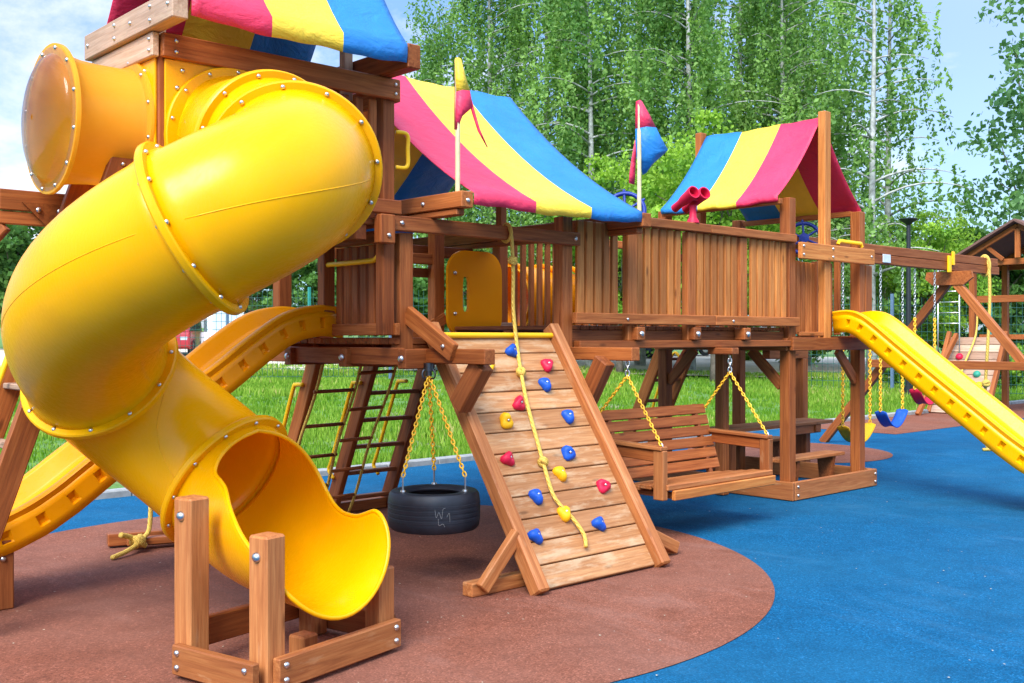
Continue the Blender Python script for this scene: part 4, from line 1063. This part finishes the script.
# ------------------------------------------------------------------ BENCH SWING
bs = thing('bench_swing', 'wooden bench swing hanging on yellow chains under the bridge', 'bench swing', (6.86, 5.3, .3))
WB = M['wood_rail']
mb = MB()
for i in range(4):
    mb.box(6.20, 7.52, 5.07 + i * .118, 5.18 + i * .118, .405 - i * .016, .44 - i * .016, .006)
mb.box(6.18, 7.56, 5.005, 5.066, .40, .445, .008); mb.build('seat', WB, bs)
part_box(bs, 'front_board', M['wood_light'], 6.24, 7.57, 4.985, 5.02, .325, .40)
mb = MB()
for i in range(6):
    z = .46 + i * .092; y = 5.56 + i * .030; mb.obox((6.86, y, z), ((1, 0, 0), V((0, .31, .95)).normalized(), V((0, -.95, .31)).normalized()), (.69, .042, .014), .005, random.uniform(.1, .8))
mb.build('backrest', WR, bs)
for x in (6.30, 7.42):
    part_beam(bs, 'back_strut', WD, (x, 5.54, .36), (x, 5.74, .96), .04, .05); part_box(bs, 'seat_bearer', WD, x - .03, x + .03, 5.03, 5.55, .33, .375)
for x in (6.17, 7.55):
    part_box(bs, 'arm_post', WB, x - .03, x + .03, 5.02, 5.115, .33, .70); part_beam(bs, 'armrest', WB, (x, 5.03, .715), (x, 5.64, .735), .085, .03); part_beam(bs, 'arm_rail', WR, (x, 5.12, .655), (x, 5.62, .675), .035, .085)
    top = V((x + (.03 if x < 7 else -.02), 5.42, 1.38)); j = V((top.x, top.y, 1.25))
    mb = MB(); chain_mb(mb, (x, 5.06, .74), j, .036, .0052, .0105); mb.build('chain', M['chainy'], bs, 4)
    mb = MB(); chain_mb(mb, (x, 5.70, .93), j, .036, .0052, .0105); mb.build('chain', M['chainy'], bs, 4)
    mb = MB(); chain_mb(mb, j, top + V((0, 0, .02)), .05, .007, .015); mb.build('hanger', M['steel'], bs, 4)
    mb = MB(); mb.tube([V((x, 5.06, .74)) + V((0, .018 * math.cos(t), -.03 + .045 * math.sin(t))) for t in np.linspace(0, 6.28, 12, endpoint=False)], .006, 5, closed=True); mb.build('shackle', M['steel'], bs, 4)
    part_box(br, 'hanger_beam', WD, top.x - .05, top.x + .05, 5.36, 5.62, 1.40, 1.458)

# knotted rope with its wooden board lying by the left slide
kr = thing('rope_swing', 'frayed yellow rope with a wooden foot board behind the spiral slide cradle', 'rope swing', (3.27, 7.45, 0))
mb = MB(); mb.tube(rope_path([(3.27, 7.45, 2.2), (3.27, 7.45, 1.0), (3.27, 7.44, .25), (3.20, 7.40, .10), (3.05, 7.3, .05), (2.9, 7.22, .03)], 8), .017, 7); mb.tube(rope_path([(3.0, 7.32, .16), (3.1, 7.36, .12), (3.2, 7.36, .05)], 6), .02, 7); knot(mb, (3.14, 7.36, .09), .06); mb.build('rope', M['rope'], kr, 4)
part_beam(kr, 'foot_board', W, (3.12, 7.50, .07), (3.85, 7.28, .07), .10, .05)
part_beam(kr, 'foot_board', WD, (3.05, 7.68, .07), (3.6, 7.52, .07), .10, .09)
part_box(dk, 'rear_bearer', WR, 3.2, 4.12, 7.40, 7.50, 2.2, 2.32)

# ------------------------------------------------------------------ SECOND PLAYSET far right
fp = thing('distant_playset', 'second wooden playset with a gabled roof and plank wall at the right edge', 'playset', (*at(1042, 21.5), 0))
ox, oy = at(1042, 21.5)
pb = lambda nm, m, x0, x1, y0, y1, z0, z1: part_box(fp, nm, M[m], ox + x0, ox + x1, oy + y0, oy + y1, z0, z1)
for (x, y) in ((-.7, -.7), (.9, -.7), (-.7, 1.1), (.9, 1.1)): pb('post', 'wood_red', x - .06, x + .06, y - .06, y + .06, .012, 3.1)
pb('floor', 'wood_red', -.75, .95, -.75, .95, 1.5, 1.6)
for z in (2.25,): pb('rail', 'wood', -.78, .98, -.80, -.762, z, z + .14); pb('rail', 'wood', -.80, -.762, -.76, .98, z, z + .14)
pb('tie_beam', 'wood', -.83, -.765, -1.25, 1.45, 3.0, 3.12); pb('tie_beam', 'wood', .965, 1.03, -1.25, 1.45, 3.0, 3.12)
for sg in (-1, 1):
    a_, b2_ = V((ox + .1, oy + .1, 3.86)), V((ox + .1, oy + .1 + sg * 1.5, 3.02))
    mb = MB(); mb.beam(a_, b2_, 2.5, .05, (0, sg * .5, 1)); mb.build('roof', M['roof'], fp)
    for x in (-.95, .9): part_beam(fp, 'rafter', W, (ox + x, oy + .1, 3.76), (ox + x, oy + .1 + sg * 1.42, 2.965), .06, .10); part_beam(fp, 'truss_brace', W, (ox + x + .05, oy + .1 + sg * .3, 3.1), (ox + x + .05, oy + .1 + sg * .66, 3.40), .05, .08)
pb('king_post', 'wood', -.98, -.92, .05, .15, 3.12, 3.72)
wl = MB(); q0, q1 = V((ox - 1.75, oy + .95, .02)), V((ox - .82, oy + .95, 1.55)); q = (q1 - q0).normalized(); nn = V((-q.z, 0, q.x))
for i in range(10): wl.obox(q0 + q * (.09 + i * .178), ((0, 1, 0), q, nn), (.55, .083, .018), .004)
wl.build('plank_panel', M['wood_grey'], fp)
for y in (-.58, .58): part_beam(fp, 'side_rail', W, q0 + V((0, y, 0)), q1 + V((0, y, .1)), .08, .10, nn)
for (s, y, m) in ((.4, .2, 'blue_pl'), (.9, -.2, 'green_pl'), (1.3, .25, 'red_pl'), (.65, -.3, 'yel_pl')):
    mb = MB(); mb.lathe(q0 + q * s + V((0, y, 0)) + nn * .02, [(.075, 0), (.07, .04), (.04, .065), (0, .07)], nn, 10); mb.build('hold', M[m], fp, 1.)
part_beam(fp, 'stay', W, (ox - 2.6, oy + 1.35, .02), (ox - 1.0, oy + 1.3, 1.6), .08, .10)
mb = MB(); mb.tube(rope_path([(ox - .85, oy + .95, 2.3), (ox - .9, oy + .95, 1.6), (ox - 1.4, oy + 1., .9), (ox - 1.75, oy + .95, .3)], 6), .02, 6); mb.build('rope', M['rope'], fp, 4)
for k in range(7):
    z = 1.55 - .0 + .2 * k * 0 + 1.6 - .22 * k
    mb = MB(); mb.cyl((ox - 1.1, oy + 1.2, z), (ox - 1.1, oy + 1.65, z), .012, 6); mb.build('rung', M['steel'], fp, 4)
for y in (1.2, 1.65):
    mb = MB(); mb.cyl((ox - 1.1, oy + y, .02), (ox - 1.1, oy + y, 3.1), .014, 6); mb.build('side_rail', M['steel'], fp, 4)

# ------------------------------------------------------------------ street lamp
lx, ly = at(908.5, 26); lp = thing('street_lamp', 'thin black lamp post with a flat hat behind the swings', 'lamp post', (lx, ly, gz(lx, ly)))
mb = MB(); z0 = gz(lx, ly); mb.tube([(lx, ly, z0), (lx, ly, 2.5), (lx, ly, 4.30)], [.075, .06, .05], 12); mb.cyl((lx, ly, z0), (lx, ly, z0 + .3), .11, 12); mb.build('pole', M['black'], lp, .8)
mb = MB(); mb.lathe((lx, ly, 4.30), [(.05, 0), (.09, .05), (.2, .12), (.22, .15), (.2, .165), (0, .18)], (0, 0, 1), 20); mb.build('lamp_head', M['black'], lp, .8)

# ------------------------------------------------------------------ fences beyond the grass
def mesh_fence(label, px0, px1, d0, d1, h, cols):
    (x0, y0), (x1, y1) = at(px0, d0), at(px1, d1); a = V((x1 - x0, y1 - y0, 0)); Ln = a.length; a.normalize(); t = thing('mesh_fence', label, 'fence', (x0, y0, gz(x0, y0)))
    n = max(2, round(Ln / 2.5))
    for i in range(n + 1):
        p = V((x0, y0, 0)) + a * (Ln * i / n); z = gz(p.x, p.y)
        mb = MB(); mb.box(p.x - .035, p.x + .035, p.y - .035, p.y + .035, z - .02, z + h + .08, .004); mb.build('post', M[cols[i % len(cols)]], t)
    mb = MB()
    for i in range(int(Ln / .14)):
        p = V((x0, y0, 0)) + a * (i * .14); z = gz(p.x, p.y); mb.beam((p.x, p.y, z + .06), (p.x, p.y, z + h), .009, .009, ch=.001)
    for k in range(int(h / .22)):
        zz = .08 + k * .22
        for i in range(n):
            p, q = V((x0, y0, 0)) + a * (Ln * i / n), V((x0, y0, 0)) + a * (Ln * (i + 1) / n)
            mb.beam((p.x, p.y, gz(p.x, p.y) + zz), (q.x, q.y, gz(q.x, q.y) + zz), .012, .012, ch=.001)
    mb.build('wire_panel', M['fence_green'], t)
mesh_fence('green wire mesh fence beyond the grass behind the left slide', 60, 470, 29, 30, 2.5, ('fence_blue', 'fence_teal'))
mesh_fence('green wire mesh fence beyond the swings', 795, 1090, 27.5, 27, 2.5, ('fence_teal', 'fence_blue'))

# ------------------------------------------------------------------ cars
def car(label, px, d, heading, paint, L_=4.3, Hc=1.5, van=False, win='glass'):
    x, y = at(px, d); z = gz(x, y) + .06; t = thing('parked_car', label, 'car', (x, y, z), group='cars parked beyond the grass')
    ca, sa = math.cos(heading), math.sin(heading)
    def w_(p): return (x + p[0] * ca - p[1] * sa, y + p[0] * sa + p[1] * ca, z + p[2])
    hw = .86; h = L_ / 2
    low = [(-h, .35), (-h - .0, .62), (-h + .08, .92), (-h + .9, .98), (h - .9 if van else h - .1, .98), (h, .85), (h, .4), (h - .2, .25), (-h + .2, .25)]
    top = [(-h + .55, .96), (-h + 1.25, Hc - .06), (-h + 1.6, Hc), (h - .75, Hc), (h - .35, Hc - .15), (h - .12, .96)]
    def loft(poly, ws):
        mb = MB(); n = len(poly); rows = []
        for s, sc in ws: rows.append([w_((px_ * sc[0] + 0, s, pz)) for px_, pz in poly])
        vs = [p for r in rows for p in r]; fs = []
        for i in range(len(rows) - 1):
            for k in range(n): fs.append((i * n + k, i * n + (k + 1) % n, (i + 1) * n + (k + 1) % n, (i + 1) * n + k))
        fs += [tuple(range(n)), tuple((len(rows) - 1) * n + k for k in range(n))]; mb.add(vs, fs); return mb
    loft(low, [(-hw, (.95,)), (-hw + .08, (1.,)), (hw - .08, (1.,)), (hw, (.95,))]).build('body', M[paint], t, .5)
    loft(top, [(-hw + .16, (.95,)), (-hw + .22, (1.,)), (hw - .22, (1.,)), (hw - .16, (.95,))]).build('cabin', M[paint], t, .5)
    for s in (-1, 1):
        mb = MB(); y_ = s * (hw - .155)
        for (a0, a1, b0, b1) in ((-h + .85, -.35 + (.1), -h + 1.38, -.3 + .05), (-.2, h - .5, -.2, h - .72)):
            mb.prism([w_((a0 * .95, y_, 1.0)), w_((a1 * .95, y_, 1.0)), w_((b1 * .95, y_, Hc - .1)), w_((b0 * .95, y_, Hc - .1))], (-sa * s * .012, ca * s * .012, 0))
        mb.build('side_window', M[win], t)
    mb = MB(); mb.prism([w_((-h + .60, -.55, 1.0)), w_((-h + .60, .55, 1.0)), w_((-h + 1.2, .52, Hc - .1)), w_((-h + 1.2, -.52, Hc - .1))], (-.02 * ca, -.02 * sa, .012)); mb.build('windscreen', M[win], t)
    mb = MB(); mb.prism([w_((h - .14, -.55, 1.0)), w_((h - .14, .55, 1.0)), w_((h - .33, .52, Hc - .18)), w_((h - .33, -.52, Hc - .18))], (.02 * ca, .02 * sa, .008)); mb.build('rear_window', M[win], t)
    for s in (-1, 1):
        mb = MB(); mb.box(-.02, .02, -.12, .12, -.09, .09, .02); mb.v = [w_((h - .0 + v[0], s * .62 + v[1], .74 + v[2])) for v in mb.v]; mb.build('tail_light', M['lamp_red'], t)
        mb = MB(); mb.box(-.02, .02, -.14, .14, -.07, .07, .02); mb.v = [w_((-h + .02 + v[0], s * .60 + v[1], .68 + v[2])) for v in mb.v]; mb.build('headlight', M['glass_pale'], t)
        for wx in (-h + .8, h - .8):
            c = w_((wx, s * (hw - .1), .32)); wt = thing('w', None, None, (0, 0, 0)); bpy.data.objects.remove(wt)
            mb = MB(); mb.lathe(c, [(.0, -.1), (.32, -.1), (.335, -.06), (.335, .06), (.32, .11), (.2, .11), (.2, .09), (0, .09)], (-sa * s, ca * s, 0), 24); wh = mb.build('wheel', M['tyre'], t, .6)
            mb = MB(); mb.lathe(c, [(.2, .095), (.17, .115), (.05, .10), (0, .11)], (-sa * s, ca * s, 0), 16); mb.build('rim', M['steel'], wh, .6)
ang = math.atan2(-.677, .736)
car('white car parked beyond the mesh fence behind the left slide', 224, 43, ang + 1.9, 'car_white', 4.6, 1.95, True, 'glass_pale')
car('dark red car parked left of the white car behind the left slide', 178, 45, ang + 1.7, 'car_red', 4.2, 1.5)
car('dark blue car parked beyond the grass, seen under the bridge', 622, 46, ang + .1, 'car_blue', 4.4, 1.6)
car('silver car parked next to the dark blue one under the bridge', 672, 50, ang + .25, 'car_silver', 4.3, 1.5)

# ------------------------------------------------------------------ trees
def birch_mesh(seed, hgt, spread, nbr, per, size, droop, lo=.16, top=.98):
    r_ = np.random.default_rng(seed); P = []; T = []; limbs = []
    for k in range(nbr):
        u = lo + (top - lo) * (k + r_.random()) / nbr; zb = hgt * u; az = r_.uniform(0, 6.283)
        L_ = spread * (1.08 - u) ** .62 * r_.uniform(.6, 1.1); up = r_.uniform(.35, .8)
        tone = r_.uniform(.0, .95); path = []
        for s in np.linspace(0, 1, 7):
            rad = L_ * s; z = zb + L_ * (up * s - .85 * up * s * s) ; path.append((rad * math.cos(az), rad * math.sin(az), z))
        limbs.append((path, .045 * (1.1 - u) + .012)); path = np.array(path)
        ns = max(3, int(per * (L_ / spread + .3)))
        for j in range(ns):
            s = r_.uniform(.22, 1.); i = min(5, int(s * 6)); f = s * 6 - i; p = path[i] * (1 - f) + path[i + 1] * f
            p = p + r_.normal(0, .22, 3); ln = r_.uniform(.4, 1.) * droop; m = int(9 + 11 * ln)
            z = np.sort(r_.random(m)) * ln; q = p + np.stack([r_.normal(0, .06, m) + .10 * z * math.cos(az), r_.normal(0, .06, m) + .10 * z * math.sin(az), -z], 1)
            P.append(q); T.append(np.full(m, tone + r_.normal(0, .12)))
    P = np.concatenate(P); T = np.concatenate(T)
    return leaf_quads(P, size, droop=.7, tint=T, stretch=1.7), limbs
def crown_mesh(seed, hgt, rad, z0, ncl, per, size, flat=1.):
    r_ = np.random.default_rng(seed); P = []; T = []; limbs = []
    for k in range(ncl):
        d = r_.normal(size=3); d /= np.linalg.norm(d); q = r_.random() ** .45
        c = np.array([d[0] * rad * q, d[1] * rad * q, z0 + (hgt - z0) * .5 + d[2] * (hgt - z0) * .5 * q * flat]); sz = rad * r_.uniform(.14, .28)
        dd = r_.normal(size=(per, 3)); dd /= np.linalg.norm(dd, axis=1)[:, None]; dd *= (r_.random(per) ** .5)[:, None]
        dd[:, 2] *= .6; P.append(c + dd * sz * np.array([1.25, 1.25, 1.])); T.append(np.full(per, .5 + .35 * r_.normal()))
        if k % 3 == 0:
            b = np.array([0, 0, z0 * .8 + (c[2] - z0 * .8) * .35]); mid = (b + c) / 2 + r_.normal(0, .12 * rad, 3); limbs.append(([tuple(b), tuple(mid), tuple(c)], .03 * rad * .4 + .015))
    return leaf_quads(np.concatenate(P), size, tint=np.concatenate(T), stretch=1.45), limbs
MESH = {}
def tree_data(key, gen, mat, bark, hgt, tr):
    (vs, qs, t), limbs = gen; crown = fast_mesh('crown', vs, qs, t, mat)
    mb = MB(); lean = random.uniform(-.25, .25)
    mb.tube([(lean * (s ** 2) * .0 + .12 * math.sin(s * 5 + hgt) * s, .10 * math.cos(s * 4) * s, hgt * .97 * s - .1) for s in np.linspace(0, 1, 14)], [max(.012, tr * (1 - .93 * s)) * (1.25 if s == 0 else 1) for s in np.linspace(0, 1, 14)], 10)
    for path, r in limbs: mb.tube(path, [r * (1 - .8 * i / (len(path) - 1)) for i in range(len(path))], 5)
    o = mb.build('trunk', bark, None, 4, loc=(0, 0, 0)); me = o.data; bpy.data.objects.remove(o)
    MESH[key] = (crown, me)
tree_data('birch1', birch_mesh(1, 17, 4.4, 64, 19, .09, 2.8), M['leaf_birch'], M['bark_birch'], 17, .17)
tree_data('birch2', birch_mesh(2, 15, 4.0, 56, 19, .09, 2.4), M['leaf_birch'], M['bark_birch'], 15, .15)
tree_data('birch3', birch_mesh(3, 18, 4.5, 68, 19, .09, 3.0), M['leaf_birch'], M['bark_birch'], 18, .18)
tree_data('thin', birch_mesh(4, 17, 3.3, 42, 11, .10, 1.4, .12), M['leaf_birch'], M['bark_birch'], 17, .15)
tree_data('bright', crown_mesh(5, 9.0, 3.1, 2.0, 120, 170, .12), M['leaf_bright'], M['bark'], 8.5, .16)
tree_data('maple', crown_mesh(6, 10.5, 3.0, 1.6, 120, 80, .12), M['leaf_dark'], M['bark'], 10, .2)
tree_data('shrub', crown_mesh(7, 3.2, 1.7, .1, 60, 110, .12), M['leaf_shrub'], M['bark'], 2.6, .05)
tree_data('shrub2', crown_mesh(8, 2.4, 1.5, .0, 50, 110, .12), M['leaf_bright'], M['bark'], 2., .05)
tree_data('small', crown_mesh(9, 5.5, 2.1, .8, 80, 110, .16), M['leaf_shrub'], M['bark'], 5., .09)
def tree(key, name, label, cat, px, d, sc=1., rz=None, group=None):
    x, y = at(px, d); z = gz(x, y); t = thing(name, label, cat, (x, y, z), group)
    t.rotation_euler.z = random.uniform(0, 6.28) if rz is None else rz; t.scale = (sc, sc, sc)
    for nm, me in zip(('crown', 'trunk' if cat == 'tree' else 'stem'), MESH[key]):
        o = bpy.data.objects.new(nm, me); C.objects.link(o); o.parent = t
random.seed(11)
GB = 'weeping birches in the row behind the play structure'
for (k, px, d, sc, lab) in (
    ('birch2', 442, 36, .86, 'weeping birch at the left end of the birch row, above the yellow pennant'),
    ('birch1', 492, 38, 1.0, 'tall weeping birch rising over the blue stripe of the middle canopy'),
    ('birch3', 545, 40, 1.05, 'tall weeping birch second to the right of the yellow pennant'),
    ('birch2', 590, 35, 1.05, 'weeping birch just left of the red and blue pennant'),
    ('birch1', 640, 39, 1.1, 'tall weeping birch directly behind the red and blue pennant'),
    ('birch3', 690, 36, 1.0, 'tall weeping birch above the red binoculars'),
    ('birch2', 738, 40, 1.2, 'weeping birch rising directly behind the small tent canopy'),
    ('birch1', 785, 37, 1.0, 'weeping birch above the right ridge post of the small tent canopy'),
    ('birch3', 806, 42, 1.0, 'weeping birch at the right end of the dense birch row')):
    tree(k, 'birch_tree', lab, 'tree', px, d, sc, None, GB)
tree('thin', 'birch_tree', 'sparse thin birch with see-through leaves, left of two above the swing beam', 'tree', 872, 33, 1.0)
tree('thin', 'birch_tree', 'sparse thin birch with bare upper twigs, right of two above the swing beam', 'tree', 888, 37, 1.05)
tree('maple', 'broadleaf_tree', 'dark green broadleaf tree cut by the right edge, above the distant playset roof', 'tree', 1098, 33, 1.30, 1.0)
tree('bright', 'leafy_tree', 'bright green leafy tree between the pennant and small tent canopy', 'tree', 715, 31, .88)
tree('bright', 'leafy_tree', 'bright green leafy tree behind the middle canopy and pennant pole', 'tree', 620, 33, .78)
tree('bright', 'leafy_tree', 'light green young tree behind the A-frame of the swing beam', 'tree', 925, 34, .62)
for (k, px, d, sc, lab) in (
    ('small', -10, 50, 1.5, 'small dark tree at the left edge below the viewing tube'), ('small', 90, 58, 1.3, 'small dark tree mostly hidden behind the spiral slide'),
    ('small', 250, 52, .95, 'small green tree above the white car behind the slide'), ('small', 318, 44, .85, 'small green tree behind the mesh fence left of the middle deck'),
    ('small', 372, 42, .9, 'small green tree behind the slats of the middle deck'), ('shrub', 430, 33, 1.3, 'dark green shrub seen left of the amber end panel'),
    ('small', 470, 40, .9, 'dark leafy tree behind the amber end panel'), ('small', 540, 44, .8, 'dark leafy tree behind the back railing slats'),
    ('small', 850, 40, .9, 'dark leafy tree behind the right posts of the far fort'), ('small', 955, 38, 1.0, 'dark green tree between the A-frame and the distant playset'),
    ('small', 1010, 36, .95, 'dark green tree behind the distant playset posts'), ('small', 895, 45, 1.0, 'dark leafy tree behind the street lamp')):
    tree(k, 'small_tree' if k == 'small' else 'shrub', lab, 'tree' if k == 'small' else 'shrub', px, d, sc)
for (px, d, sc, lab) in ((735, 46, .8, 'low light green bush behind the far fort posts'), (800, 44, .8, 'low light green bush right of the far fort middle post'), (905, 30, .55, 'low light green bush under the swing beam'), (962, 30, .5, 'low light green bush beside the distant plank wall'), (1012, 30, .55, 'low light green bush at the foot of the distant playset'), (570, 50, .7, 'low light green bush left of the dark blue car')):
    tree('shrub2', 'bush', lab, 'bush', px, d, sc)

# fallen leaves and bits of bark on the rubber
P = []
for _ in range(260):
    d = random.uniform(4.6, 14); px = random.uniform(-20, 1044); x, y = at(px, d)
    if y < 9.9: P.append((x, y, .016))
(vs, qs, t) = leaf_quads(np.array(P), .012, stretch=1.6); vs[:, 2] = .0135 + np.abs(vs[:, 2] - .016) * .35
me = fast_mesh('litter', vs, qs, t, plain('dry_leaf_litter', (.45, .38, .26), .8)); o = bpy.data.objects.new('litter', me); C.objects.link(o)
tag(o, 'dry leaf and bark litter scattered over the rubber ground', 'litter', kind='stuff')
